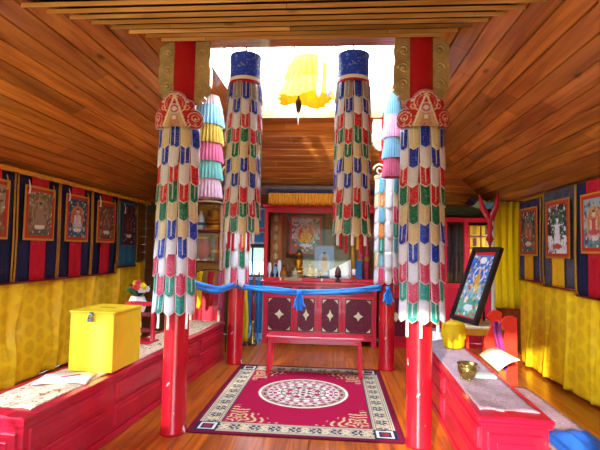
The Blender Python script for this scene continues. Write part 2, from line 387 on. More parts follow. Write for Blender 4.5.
# ------------------------------------------------------------------ pictures painted on point colours
class Cv:
    def __init__(s, w, h, bg): s.w, s.h = w, h; s.a = np.zeros((h, w, 3)); s.a[:] = lin(bg); s.Y, s.X = np.mgrid[0:h, 0:w]; s.U = (s.X+.5)/w; s.V = (s.Y+.5)/h
    def mask(s, m, c): s.a[m] = lin(c)
    def ell(s, cx, cy, rx, ry, c): s.mask(((s.U-cx)/rx)**2+((s.V-cy)/ry)**2 < 1, c)
    def rect(s, x0, y0, x1, y1, c): s.mask((s.U >= x0)&(s.U < x1)&(s.V >= y0)&(s.V < y1), c)
    def tri(s, cx, y0, y1, w0, w1, c): t = (s.V-y0)/(y1-y0); s.mask((t >= 0)&(t < 1)&(abs(s.U-cx) < w0+(w1-w0)*t), c)
    def speck(s, n, cols, r, box=(0,0,1,1), seed=1):
        g = random.Random(seed)
        for _ in range(n): s.ell(box[0]+g.random()*(box[2]-box[0]), box[1]+g.random()*(box[3]-box[1]), r*(.5+g.random()), r*(.5+g.random())*s.w/s.h, g.choice(cols))
    def grid(s, mb, x0, x1, z0, z1, y=0.0):     # V=0 at the bottom
        s.grid3(mb, lambda u, v: (x0+(x1-x0)*u, y, z0+(z1-z0)*v))
    def grid3(s, mb, fn):
        h, w = s.h, s.w
        I = [[mb.vert(fn(i/(w-1), j/(h-1)), tuple(s.a[j, i])) for i in range(w)] for j in range(h)]
        for j in range(h-1):
            for i in range(w-1): mb.face((I[j][i], I[j][i+1], I[j+1][i+1], I[j+1][i]))
def deity(w, h, bg, land, halo, halo2, body, robe, seat, seed, cols, stand=False):
    c = Cv(w, h, bg); c.rect(0, 0, 1, .38, land); c.speck(60, cols, .045, (0,0,1,1), seed)
    c.speck(50, ['e8e0d0', 'd8c8a8', 'f0ece4', '302830'], .022, (0,0,1,1), seed+9)
    c.ell(.5, .53, .33, .30, halo); c.ell(.5, .53, .27, .25, halo2); c.speck(40, [halo, halo2, cols[0], cols[-1]], .02, (.2,.25,.8,.85), seed+5)
    if stand:
        c.tri(.5, .18, .66, .16, .10, robe); c.ell(.5, .16, .25, .05, seat); c.ell(.5, .60, .07, .09, body)
        c.rect(.2, .56, .8, .59, robe)
    else:
        c.ell(.5, .26, .30, .06, seat); c.ell(.5, .21, .22, .05, 'e8e0d0'); c.ell(.5, .34, .25, .07, robe); c.tri(.5, .34, .60, .17, .10, robe); c.ell(.36, .47, .05, .11, body); c.ell(.64, .47, .05, .11, body)
    c.ell(.5, .68, .13, .10, halo); c.ell(.5, .67, .065, .055, body); c.ell(.5, .73, .05, .03, '20203c')
    c.speck(60, [cols[0], cols[1], robe, body, 'e8dcc8', '38303c'], .016, (.15,.1,.85,.9), seed+3)
    for x in (.15, .85):
        c.ell(x, .16, .09, .07, cols[0]); c.ell(x, .21, .04, .035, body); c.ell(x, .86, .08, .05, cols[1]); c.ell(x, .88, .035, .03, body)
    return c

# ------------------------------------------------------------------ thangkas on the side walls
def cloth_fn(w, z0, z1, y, amp, k, ph, belly=0.0):
    return lambda u, v: ((u-.5)*w, y-amp*math.sin(u*k*2*PI+ph+v*1.3)*(1-.6*v)-belly*math.sin(PI*v), z0+(z1-z0)*v)
def thangka(label, loc, rz, w, z0, z1, mount, strip, pic, pw, pz0, pz1, b1='c03020', b2='c89838', ribbons=True, strip_top=True, group=None, ph=0):
    t = thing('thangka', label, 'wall hanging', (loc[0], loc[1], z0), rz, group)
    H = z1-z0; pz0 -= z0; pz1 -= z0
    m = MB().sheet(cloth_fn(w, 0, H, 0, .012, 3, ph), 36, 10, .006); m.build('silk_mount', mount, t)
    if strip:
        MB().sheet(cloth_fn(pw*.5, .01, pz0, -.022, .006, 2, ph), 12, 6, .004).build('silk_panel', strip, t)
        if strip_top: MB().sheet(cloth_fn(pw*.55, pz1, H, -.022, .006, 2, ph+2), 12, 4, .004).build('silk_panel', strip, t)
    for sx in (-1, 1):
        MB().sheet(lambda u, v: (sx*(w/2-.010)+(u-.5)*.022, -.02-.006*math.sin(v*5), .01+(H-.01)*v), 2, 10, .004).build('edge_trim', 'goldtrim', t)
    B = MB(); hw = pw/2
    for q, (ins, c, yy) in enumerate(((0, b2, -.028), (.022, b1, -.031))):
        B.col = lin(c); x0, x1, a, d = -hw+ins, hw-ins, pz0+ins, pz1-ins; e = .022 if q == 0 else .035
        B.box(x0, x1, yy, yy+.006, a, a+e); B.box(x0, x1, yy, yy+.006, d-e, d); B.box(x0, x0+e, yy, yy+.006, a+e, d-e); B.box(x1-e, x1, yy, yy+.006, a+e, d-e)
    B.build('picture_border', 'paint', t)
    P = MB(); pic.grid(P, -hw+.05, hw-.05, pz0+.05, pz1-.05, -.027); P.build('painting', 'paint', t)
    r = MB().tube([(-w/2-.004, -.01, 0), (w/2+.004, -.01, 0)], .012, 8); r.build('roller', 'dark_red', t)
    if ribbons:
        for i, sx in enumerate((-.3, .28)):
            MB().sheet(lambda u, v: (sx*w+(u-.5)*.024*(1.3-v*.8), -.04-.01*math.sin(v*4), H-.19+.15*v), 2, 5, .003).build('ribbon', 'goldtrim' if i else 'white', t)
    return t
warm = ['8c6c40', '4c5c50', 'a03828', 'b8a070']; cool = ['2c5078', '3c7064', 'b04030', 'c8b080']
TH = [
 (3.95, .705, 'navy', 'redsilk', deity(34,44,'a89878','786c54','704838','b8603c','c8a078','a04030','b06048',3,warm), 'navy thangka cut by the left edge of the photo, red bordered picture'),
 (4.68, .705, 'navy', 'redsilk', deity(34,44,'7c7458','5c6450','a08c68','8c5c44','a08468','98806c','a08060',5,warm), 'navy thangka with a muted beige deity picture, second from the left edge'),
 (5.40, .705, 'navy', 'redsilk', deity(34,44,'284868','38586c','d07840','b85c34','dcd4cc','d0c0c4','8890a8',7,cool), 'navy thangka with white figure in an orange halo on blue ground'),
 (6.12, .705, 'navy', 'redsilk', deity(34,44,'6c4434','5c3c34','7c5c44','80402c','a08070','8c4438','705850',11,warm), 'navy thangka with a brownish red picture beside the teal one')]
for i, (y, w, mt, st, pic, lb) in enumerate(TH):
    thangka(lb, (XL+.11, y), PI/2, w, 1.10, 2.23, mt, st, pic, .51, 1.545, 2.135, group=None, ph=i*1.7)
thangka('small teal edged thangka with dark red picture and plain teal skirt', (XL+.11, 6.83), PI/2, .64, 1.18, 2.20, 'teal', None, deity(34,44,'3c1820','38202c','5c2430','702830','805040','6c2028','4c3c48',13,['4c2030','303848']), .50, 1.50, 2.17, '5c1c28', '2c6c88')
thangka('dark maroon thangka on the back wall in the left corner', (XL+.50, YB-.05), 0, .62, 1.20, 2.14, 'dark_red', None, deity(34,44,'54241c','482420','704028','803828','a07058','702420','58382c',17,['603028','404038']), .46, 1.45, 2.05, '702018', 'a07828')
o = thangka('navy edged thangka with a green toned deity picture beside the yellow curtain', (XR-.11, 6.03), -PI/2, .66, 1.16, 2.20, 'navy_gold', 'gold_cloth', deity(34,46,'283c50','4c6c58','487c64','a06040','c8946c','b04c34','486858',19,['b84830','3c6c5c','c8b898','2c3c60'],), .52, 1.48, 2.11, 'b04028', 'c89038', False, False)
thangka('grey brocade thangka with a white standing figure with many arms', (XR-.11, 5.27), -PI/2, .74, 1.13, 2.25, 'greybroc', 'gold_cloth', deity(34,46,'2c3c3c','e0e0dc','48704c','345848','f0ecf0','e8e4ec','c85040',23,['c8c8cc','487858','b84434','e0e0e0'],True), .55, 1.46, 2.13, 'c83c20', 'b88030', False, False)
thangka('royal blue and red thangka cut by the right edge of the photo', (XR-.11, 4.55), -PI/2, .70, 1.08, 2.25, 'navy', 'redsilk', deity(34,44,'a0b8c0','608c94','d0a060','c87848','e0d0c0','c05040','d0a0a0',29,cool), .46, 1.52, 2.12, 'c83424', 'd89830', False, True)

# valance along the top of the left wall
v = MB(); v.sheet(lambda u, w: (XL+.13+.008*math.sin(u*230), 2.4+(YB-2.5)*u, 2.235+.004*math.sin(u*110)*(1-w)+.05*w), 400, 3, .006, (1,0,0))
tag(v.build('valance', cloth('amber silk','d8901c')), 'narrow amber ruffled valance along the top of the left wall', 'valance')

# damask drapes on the walls
def drape(name, label, x, y0, y1, z0, z1, amp, diag, sgn):
    m = MB()
    def crease(u, v):
        q = (u*7+.15*diag*v) % 1; e = math.exp(-((q-.5)/.05)**2); return e*(1+.0*v)+.5*math.exp(-((q-.5+.12)/.10)**2)*math.sin((v*9+q*14))
    def fn(u, v):
        s = (u+diag*v*(.25 if diag > 0 else .25)); f = math.sin(s*24+math.sin(u*9))+.6*math.sin(s*41+2)+.5*math.sin(u*61+v*3)
        n = noise.noise(Vector((u*22+diag*v*3, v*2.0, 3.3)))
        return (x+sgn*(amp*(f*.35+n*.9+2.2*crease(u,v))*(1-.5*v)+.02), y0+(y1-y0)*u, z0+(z1-z0)*v)
    m.sheet(fn, 320, 40, .004, (sgn,0,0)); return tag(m.build(name, 'yellow_drape'), label, 'wall drape')
drape('wall_drape', 'gold damask cloth hung in folds along the left wall', XL+.03, 2.6, YB-.08, .02, 1.24, .034, -1.2, 1)
drape('wall_drape', 'gold damask cloth stretched along the right wall', XR-.06, 3.0, 6.42, .03, 1.24, .018, .6, -1)

# ------------------------------------------------------------------ columns with brackets and banners
def bracket_mb(s, h=.52, w=.145):
    m = MB(); pts = [(.07,0),(.07,-h)]
    for k in range(9): a = k/8; pts.append((.07+.05+(w-.05)*min(1, a*1.2+.1)+.012*math.sin(a*20), -h+h*.28*a**1.3))
    pts += [(.07+w+.012, -h*.45), (.07+w, -h*.36), (.07+w+.012, -h*.2), (.07+w-.005, 0)]
    m.prism([(s*x, z) for x, z in (pts if s > 0 else pts)], -.035, .035)
    for j, zz in enumerate((-h*.2, -h*.47, -h*.73)):     # carved scrolls
        cx = .07+w*.5
        for y in (-.035, .035):
            P = []
            for k in range(22): a = k*.42; r = .045*(1-k/26); P.append((s*(cx+r*math.cos(a)), y, zz+r*math.sin(a)))
            m.tube(P, [.010]*22, 6)
            m.ball((s*cx, y, zz), .016, 8)
    return m
def column(label, x, y, brk='gilt', w=.142, h=.52, r=.099):
    t = thing('column', label, 'column', (x, y, 0))
    MB().lathe([(r*1.06,0),(r*1.06,.02),(r,.05),(r*.99,1.6),(r,ZS-.03),(r,ZS-.004)], 32).build('shaft', 'column', t)
    for s in (-1, 1):
        b = bracket_mb(s, h, w).build('bracket', brk, t, (0, 0, ZS-.006)); 
        b['label'] = 'gilded carved bracket' if brk == 'gilt' else 'pale carved bracket'
    return t
FL, FR, BL, BR = (-1.29, 3.62), (.674, 3.62), (-1.29, 5.84), (.674, 5.84)
column('red round column at the front left, gilded brackets at its top', *FL)
column('red round column at the front right with chipped white paint marks', *FR)
column('red round column at the back left beside the left bench', *BL, 'gilt_pale', .13, .42)
column('red round column at the back right by the altar', *BR, 'gilt_pale', .13, .42)

def tab_mesh(w, h, thick=.004, curve=0.0):
    # a pennant hanging from its top edge, pointed below; faces -Y
    m = MB(); n = 6; k = 6; P = []
    def fn(u, v):     # v=0 bottom
        tip = .15*h*(abs(u-.5)*2)**1.3; z = -h+tip+(h-tip)*v if True else 0
        return ((u-.5)*w, -.012*math.sin(PI*u)-.010*(1-v), z)
    m.sheet(fn, n, 5, thick); return m
def pennants(t, cx, cy, R, ztop, cols, arc0, arc1, ntab, pitch, h, hidden=None, meshes={}, taper=0.0, tex=TAB):
    """rows of pennants on a round hoop; angle 0 faces the camera (-Y). hidden(a): goes into one stuff mesh"""
    rest = MB(); mats = list(tex.values()); keys = list(tex.keys()); step = (arc1-arc0)/ntab; w = 2*R*math.sin(step/2)*1.0
    for r_, row in enumerate(cols):
        for k in range(ntab):
            a = arc0+(k+.5)*step; c = row[k % len(row)]; rr = R*(1+taper*r_)+.004*((k+r_) % 2)
            px, py = cx+rr*math.sin(a), cy-rr*math.cos(a); z = ztop-r_*pitch
            if hidden and hidden(a):
                m = tab_mesh(w, h); base = len(rest.v); X = Matrix.Translation((px, py, z))@Matrix.Rotation(a, 4, 'Z')
                for q in m.v: rest.v.append(tuple(X@Vector(q))); rest.c.append((1,1,1))
                for fi, f in enumerate(m.f):
                    rest.f.append(tuple(i+base for i in f)); rest.mi.append(keys.index(c)); rest.sm.append(True)
                    if fi in m.uv: rest.uv[len(rest.f)-1] = m.uv[fi]
                continue
            key = (round(w,4), round(h,4), c)
            if key not in meshes: meshes[key] = tab_mesh(w, h).mesh('pennant', [tex[c]])
            o = bpy.data.objects.new('pennant', meshes[key]); C.objects.link(o); o.parent = t
            o.location = (px, py, z+random.uniform(-.006,.006)); o.rotation_euler = (random.uniform(-.015,.035), random.uniform(-.035,.035), a+random.uniform(-.06,.06)); o['label'] = c+' brocade pennant'
    if rest.v:
        o = rest.build('pennants_at_the_back', mats, t); o['kind'] = 'stuff'
SEQ = ['blue','white','red','green','cream','blue','white','pink','teal','white']
def rows10():
    R_ = []
    pr = 'cream'
    for k, c in enumerate(SEQ):
        R_.append([c, pr]); pr = c
    return R_
ROWS = rows10()
def cloud_pts(s=1.0):
    P = []
    def lobe(cx, cz, r, a0, a1, n=12):
        for k in range(n+1): a = math.radians(a0+(a1-a0)*k/n); P.append((1.06*(cx+r*math.cos(a)), cz+r*math.sin(a)))
    lobe(.150, .078, .074, -90, 118); lobe(.10, .185, .040, -60, 55, 6); lobe(0, .195, .090, 22, 158); lobe(-.10, .185, .040, 125, 240, 6); lobe(-.150, .078, .074, 62, 270)
    return P
def crest_canvas():
    w, h = 64, 48; c = Cv(w, h, 'b01830'); X = (c.U-.5)*.434; Z = c.V*.285
    def ring(cx, cz, r0, r1, col): d = np.hypot(X-cx, Z-cz); c.mask((d > r0)&(d < r1), col)
    for cx, cz in ((.150,.078), (-.150,.078)):
        ring(cx, cz, 0, .075, 'c81c2c'); ring(cx, cz, .052, .058, 'f0d8c0'); ring(cx-.0, cz+.01, .022, .030, 'f0e0c8'); ring(cx, cz, 0, .010, 'f4ece0'); ring(cx, cz-.04, .0, .010, 'f0e8d8'); ring(cx, cz, .034, .040, 'e85048')
    ring(0, .185, .0, .12, 'c81c2c'); ring(0, .19, .076, .084, 'f0e0c8'); ring(0, .19, .055, .060, 'e8a8a0')
    c.mask((abs(X) < .085-.30*(Z-.0))&(Z > .0)&(Z < .17), 'dcb488'); c.mask((abs(X) < .05-.3*(Z-.0))&(Z < .13), 'c89070')
    ring(0, .15, 0, .042, 'e0c8d8'); ring(0, .15, 0, .032, 'c06078'); ring(0, .15, 0, .018, 'f0e0d0')
    ring(0, .25, 0, .014, 'f0d8a0'); ring(0, .08, .0, .016, 'f0e4d8')
    for q in (-1, 1):
        c.mask((abs(X-q*.055-(Z-.1)*-q*.35) < .007)&(Z > .02)&(Z < .24), 'f4e8d0'); ring(q*.085, .165, .014, .021, 'f0c890'); ring(q*.09, .21, 0, .010, 'f0e0c8'); ring(q*.1, .03, .01, .016, 'f0d8b0')
    g = random.Random(4)
    for _ in range(40):
        ring(g.uniform(-.2,.2), g.uniform(0,.27), 0, .004, g.choice(['f0d8b0','e86050','901020']))
    return c
def curved(m, R):      # wrap x round a drum of radius R facing -Y
    for i, (x, y, z) in enumerate(m.v):
        a = x/R; rr = R-y; m.v[i] = (rr*math.sin(a), -rr*math.cos(a), z)
    return m
def crest(t, R, z):
    m = MB(); pts = cloud_pts(); n = len(pts)
    # dense fill: raster cells inside the outline
    cv = crest_canvas(); NX, NZ = 63, 47
    def inside(x, zz):
        c = False; j = n-1
        for i in range(n):
            if (pts[i][1] > zz) != (pts[j][1] > zz) and x < (pts[j][0]-pts[i][0])*(zz-pts[i][1])/(pts[j][1]-pts[i][1])+pts[i][0]: c = not c
            j = i
        return c
    idx = {}
    def vv(i, j):
        if (i, j) not in idx: idx[(i, j)] = m.vert(((i/NX-.5)*.462, -.012, j/NZ*.285), tuple(cv.a[j, i]))
        return idx[(i, j)]
    for j in range(NZ):
        for i in range(NX):
            if inside(((i+.5)/NX-.5)*.462, (j+.5)/NZ*.285): m.face((vv(i,j), vv(i+1,j), vv(i+1,j+1), vv(i,j+1)))
    m.col = lin('b8a0b8'); m.tube([(x, -.004, zz) for x, zz in pts+[pts[0]]], .009, 6)
    m.col = lin('a01828'); m.prism([(x*.98, .002+zz*.98) for x, zz in pts], -.006, .004)
    curved(m, R); return m.build('crest', 'paint', t, (0, 0, z))
def column_banner(label, x, y):
    t = thing('column_banner', label, 'banner', (x, y, .95))
    z1 = 2.47-.95
    m = MB()
    m.sheet(lambda u, v: (.155*math.sin((u-.5)*2.1), -.155*math.cos((u-.5)*2.1), .05+(z1-.02)*v), 20, 2, .004, (0,-1,0)); m.build('backing_cloth', 'redsilk', t)
    pennants(t, 0, 0, .188, z1, ROWS, -1.08, 1.08, 5, .147, .186)
    crest(t, .222, z1-.02)
    for a in (-.75, -.1, .8):
        MB().sheet(lambda u, v: (.165*math.sin(a)+(u-.5)*.02, -.165*math.cos(a)+.004*math.sin(v*6), -.10+.25*v), 2, 6, .003).build('streamer', 'white', t)
    return t
column_banner('long pennant banner with red cloud crest on the front left column', *FL)
column_banner('long pennant banner with red cloud crest on the front right column', *FR)

def drum_banner(label, x, y, ztop):
    t = thing('hanging_banner', label, 'banner', (x, y, ztop)); R = .128
    MB().lathe([(R*1.0,-.205),(R,-.02),(R*1.03,-.01),(R*1.03,.0),(.0,.012)], 28, cap=False).build('cap', 'blue_cap', t)
    b = MB(); b.lathe([(R*1.02,-.23),(R*1.05,-.215),(R*1.02,-.20)], 28, cap=False); b.build('trim_band', 'white', t)['label'] = 'white trim band'
    b = MB(); b.lathe([(R*1.04,-.262),(R*1.07,-.255),(R*1.07,-.238),(R*1.04,-.23)], 28, cap=False); b.build('trim_band', 'redsilk', t)['label'] = 'red trim band'
    b = MB(); b.lathe([(R*.93,-.24),(R*.95,-1.42),(R*.9,-1.42),(R*.9,-.24)], 24, cap=False); b.build('lining', 'redsilk', t)
    rows = [['blue','grey']]+[[a, b_] for a, b_ in (('white','blue'),('red','white'),('green','red'),('cream','green'),('blue','cream'),('white','blue'),('red','white'),('green','red'),('cream','green'))]
    pennants(t, 0, 0, R*1.0, -.255, rows, -PI, PI, 12, .1195, .155, hidden=lambda a: math.cos(a) < .2, taper=.003)
    for k, (a, c) in enumerate(((-1.1,'white'),(-.75,'redsilk'),(-.35,'redsilk'),(.05,'white'),(.4,'gold_cloth'),(.7,'redsilk'),(1.1,'white'))):
        MB().sheet(lambda u, v: (R*.95*math.sin(a)+(u-.5)*.022, -R*.95*math.cos(a), -1.56-.03*(k%3)+.22*v), 2, 4, .003).build('streamer', c, t)
    MB().tube([(0,0,.0),(0,0,.10)], .006, 6).build('hanging_cord', 'redsilk', t)
    return t
drum_banner('cylinder pennant banner with blue cap hanging left of the altar view', -.768, 3.60, 3.10)
drum_banner('cylinder pennant banner with blue cap hanging right, before the yellow cloths', .128, 3.60, 3.10)

# banners of the back columns
def back_banner(label, x, y, ztop, rows, zb, w=3, arc=1.5, R=.155, scroll=True):
    t = thing('column_banner', label, 'banner', (x, y, zb)); H = ztop-zb
    pitch = H/len(rows)
    MB().sheet(lambda u, v: (R*.93*math.sin((u-.5)*2*arc*.9), -R*.93*math.cos((u-.5)*2*arc*.9), .05+(H-.05)*v), 20, 2, .004).build('backing_cloth', 'white', t)
    pennants(t, 0, 0, R, H, rows, -arc, arc, w, pitch, pitch*1.22)
    if scroll:
        m = MB()
        m.lathe([(R*.98,H-.03),(R*1.08,H-.02),(R*1.08,H+.03),(R*.98,H+.04)], 24, cap=False); m.build('hoop', 'gilt_pale', t)
        for s in (-1, 1):
            P = [];
            for k in range(26): a = k*.36; r = .085*(1-k/30); P.append((s*(R*.55+.055+r*math.cos(a)-.03), -R*.85, H+.085+r*math.sin(a)))
            MB().tube(P, [.014]*26, 6, 1.0).build('scroll', 'gilt_pale', t)
    return t
back_banner('pale banner of light blue, orange and pink chevron pennants on the back right column', *BR, 2.45,
   [['white','lightblue','white','lightblue','white'],['cream','orange','white','cream','white'],['white','lightblue','white','pink','white'],['white','orange','white','teal','white'],['white','teal','white','lightblue','cream'],['cream','lightblue','white','white','teal'],['white','pink','white','pink','white']], 1.12, 5, 1.35, .165)
back_banner('white banner with red and green drop pennants on the back left column', *BL, 2.42,
   [['white','pink','white','cream','white'],['white','lightblue','white','cream','white'],['cream','green','white','red','white'],['white','red','white','red','white'],['white','green','white','green','white'],['red','white','pink','white','pink']], 1.05, 5, 1.35, .17)

# tiered pleated hangings between the columns
def tiered(label, x, y, z1, tiers, R=.13):
    t = thing('tiered_hanging', label, 'hanging', (x, y, z1)); z = 0
    for k, (c, h, m) in enumerate(tiers):
        q = MB(); r0 = R*(.72+.28*min(k,1)); n = 120
        def fn(u, v):
            a = u*2*PI; rr = r0+.012+(.018*(1-v))*math.sin(a*26)+.02*(1-v); return (rr*math.cos(a), rr*math.sin(a), z-h*1.12+h*1.12*v)
        q.sheet(fn, n, 4); q.build('ruffle', m, t)['label'] = c+' pleated ruffle'; z -= h
    q = MB(); q.lathe([(.001,.02),(R*.8,0),(R*.8,z)], 20, cap=False); q.build('core', 'white', t)
    MB().tube([(0,0,0),(0,0,.5 if z1 < 2.9 else max(.05, zl(x, y)-z1 if x < SX0 else ZS-z1))], .006, 6).build('hanging_cord', 'white', t)
    return t
tiered('tall tiered hanging of white, blue, mustard, pink and teal ruffles behind the front left column', -1.41, 4.75, 3.17,
   [('white', .12, cloth('soft white ruffle','dcd4dc')), ('light blue', .19, cloth('sky ruffle','84b8d4')), ('mustard', .20, cloth('mustard ruffle','b89828')), ('pink', .20, cloth('rose ruffle','c85c80')), ('teal', .19, cloth('teal ruffle','6cb0a8')), ('mauve', .20, cloth('mauve ruffle','d0acc0'))])
tiered('pale pink and light blue ruffled hanging behind the front right column', .60, 4.75, 3.19,
   [('light blue', .24, cloth('sky ruffle','84b8d4')), ('pale pink', .22, cloth('pale pink ruffle','f0b0d0')), ('light blue', .22, 'sky ruffle'), ('pink', .2, 'rose ruffle')], .075)

# yellow canopy cloths in the skylight
def canopy():
    t = thing('silk_canopy', 'bright yellow ruffled silk canopy hanging in the skylight', 'canopy', (-.33, 4.72, 3.10))
    for k, (z0, z1, ra, rb, c) in enumerate(((.02,.27,.30,.22,'gold_cloth'), (.22,.40,.24,.20,'yellow_silk'), (.36,.50,.21,.12,'yellow_silk'))):
        m = MB(); m.sheet(lambda u, v: ((ra+(rb-ra)*v+.02*math.sin(u*2*PI*22)*(1-v*.6))*math.cos(u*2*PI), .8*(ra+(rb-ra)*v+.02*math.sin(u*2*PI*22)*(1-v*.6))*math.sin(u*2*PI), z0+(z1-z0)*v+.03*math.sin(u*25+k)*(1-v)), 140, 4); m.build('ruffle', c, t)
    MB().tube([(0,0,.45),(0,0,ZR_-3.10)], .008, 6).build('hanging_cord', 'goldtrim', t)
    return t
canopy()
t = thing('tassel', 'dark bell tassel with a white tip below the yellow canopy', 'tassel', (-.415, 4.70, 2.97))
MB().lathe([(.004,0),(.022,.02),(.034,.08),(.030,.13),(.012,.16),(.004,.30)], 14).build('bell', 'dark_metal', t)
MB().sheet(lambda u, v: ((u-.5)*.03*(v*.7+.3), 0, -.13+.15*v), 2, 4, .003).build('tip', 'white', t)
for k, (x, lb) in enumerate(((-.19, 'long white silk scarf hanging in the skylight, left of the pale blue one'), (-.09, 'pale blue white scarf hanging in the skylight next to the right drum'))):
    m = MB(); m.sheet(lambda u, v: (x+(u-.5)*(.05+.06*v*k)+.012*math.sin(v*6), 4.45+.012*math.sin(u*9), 3.05+.12*(1-k)*0+.08*abs(u-.5)+(1.20)*v), 6, 12, .003)
    tag(m.build('silk_scarf', cloth('scarf %s' % ('white','pale blue')[k], ('f4f4f4','c8dcf0')[k])), lb, 'scarf')

# ------------------------------------------------------------------ rug
def rug():
    W, H = 1.765, 2.15; nx, ny = 300, 366; c = Cv(nx, ny, 'ac1440'); X = (c.U-.5)*W; Y = (c.V-.5)*H; hx, hy = W/2, H/2
    e = np.minimum(hx-abs(X), hy-abs(Y))
    # corner arabesques on the field
    ax, ay = hx-.255-abs(X), hy-.255-abs(Y)
    n1 = np.sin(np.hypot(ax-.10,ay-.10)*95+2*np.sin(np.arctan2(ay-.1,ax-.1)*5))+.35*np.sin(ax*130)*np.sin(ay*130)
    tri = (ax > .01)&(ay > .01)&(ax+ay*1.0 < .44+.05*np.sin((ax-ay)*32))
    c.mask(tri&(n1 > .2), 'bc8c60'); c.mask(tri&(n1 > .65), 'dcbc90'); c.mask(tri&(abs(n1) < .06), '742838')
    # border
    bd = (e > .045)&(e < .245)
    c.mask(e < .045, '74102c'); c.mask(bd, 'cfc0a0')
    for a, b_, col in ((.045,.055,'2c3450'), (.062,.068,'8c3040'), (.082,.09,'3c4460'), (.205,.212,'3c4460'), (.225,.232,'9c4448'), (.238,.248,'2c3450')): c.mask((e > a)&(e < b_), col)
    s = np.where((hx-abs(X)) < (hy-abs(Y)), Y, X); w = e-.148; P = .17
    q = (s/P+.5)%1-.5; q = q*P
    mo = np.hypot(q, w*.9)
    c.mask(bd&(e > .09)&(e < .205)&(np.sin(s*95)*np.sin(w*95) > .55), 'b08c5c')
    c.mask(bd&(abs(w) < .045)&(abs(q) < .045)&((np.sin(q*140)*np.cos(w*110) > -.25)), '2c3c5c'); c.mask(bd&(mo < .012), 'c8b488'); c.mask(bd&(mo > .052)&(mo < .057)&(abs(w)<.055), '8c6848')
    k = (abs(X) > hx-.235)&(abs(Y) > hy-.235)&(e > .055); c.mask(k, '1c2440'); k2 = (abs(X) > hx-.215)&(abs(Y) > hy-.215)&(e > .075)&(abs(X) < hx-.07); c.mask(k2, 'e0d8c8'); k3 = (abs(X) > hx-.195)&(abs(Y) > hy-.195)&(e > .095); c.mask(k3, '28304c'); 
    k4 = np.hypot(abs(X)-(hx-.145), abs(Y)-(hy-.145)) < .035; c.mask(k4, '8c2840')
    # medallion
    cy = .05; r = np.hypot(X, Y-cy)/1.24; th = np.arctan2(Y-cy, X); 
    for r1, col in ((.375,'f0e4d0'), (.352,'84606c'), (.345,'c8a890'), (.30,'e8d8c4'), (.292,'94445c'), (.262,'dcc8b8'), (.25,'ac2848'), (.222,'f0e8d8'), (.19,'3c4464'), (.18,'e4d4c0'), (.15,'a8304c'), (.10,'ece0cc'), (.075,'34405c'), (.04,'e0ccb0'), (.02,'a02844')):
        c.mask(r < r1, col)
    def pet(r0, r1, n, col, ph=0, th0=.0):
        c.mask((r > r0)&(r < r1)&(np.cos(th*n+ph) > th0), col)
    pet(.305,.342,40,'9c7468'); pet(.315,.335,20,'8c2c48',1); pet(.267,.29,24,'e8d8d8',0); pet(.225,.248,18,'e4c4c0'); pet(.195,.218,16,'b45068',0,.3); pet(.155,.178,12,'8c8c6c',0,0); pet(.105,.145,8,'e8dcc8',0,.2); pet(.115,.135,8,'303c58',0,.6); pet(.08,.097,12,'9c3048'); pet(.045,.072,6,'e8dcc8')
    m = MB(); c.grid3(m, lambda u, v: ((u-.5)*W, (v-.5)*H, .009+.0008*math.sin(u*9)*math.sin(v*7)))
    rr = .03; hx2, hy2 = hx+.006, hy+.006; m.col = lin('5c0c24'); m.prism_z([(-hx2,-hy2+rr),(-hx2+rr,-hy2),(hx2-rr,-hy2),(hx2,-hy2+rr),(hx2,hy2-rr),(hx2-rr,hy2),(-hx2+rr,hy2),(-hx2,hy2-rr)], 0.0005, .007)
    return tag(m.build('rug', 'carpet', None, (-.307, 4.695, 0)), 'crimson rug with round floral medallion and cream border on the floor', 'rug')
rug()

# ------------------------------------------------------------------ low red table
def low_table():
    t = thing('low_table', 'long low red table before the altar cabinet', 'table', (-.225, 5.46, .011)); W, D, H = 1.16, .30, .462
    MB().box(-W/2, W/2, -D/2, D/2, H-.028, H, .006).build('tabletop', 'red', t)
    a = MB(); a.box(-W/2+.04, W/2-.04, -D/2+.02, -D/2+.04, H-.085, H-.028); a.box(-W/2+.04, W/2-.04, D/2-.04, D/2-.02, H-.085, H-.028); a.box(-W/2+.04, -W/2+.06, -D/2+.04, D/2-.04, H-.085, H-.028); a.box(W/2-.06, W/2-.04, -D/2+.04, D/2-.04, H-.085, H-.028); a.build('apron', 'crimson', t)
    for sx in (-1, 1):
        for sy in (-1, 1):
            m = MB(); x0, x1 = sx*(W/2-.055), sx*(W/2-.03); y = sy*(D/2-.035); R0 = .022
            m.obox(((x0+x1)/2, y, (H-.028)/2), (R0,0,0), (0,R0,0), ((x0-x1)/2, 0, (H-.028)/2)); m.build('leg', 'red', t)
low_table()

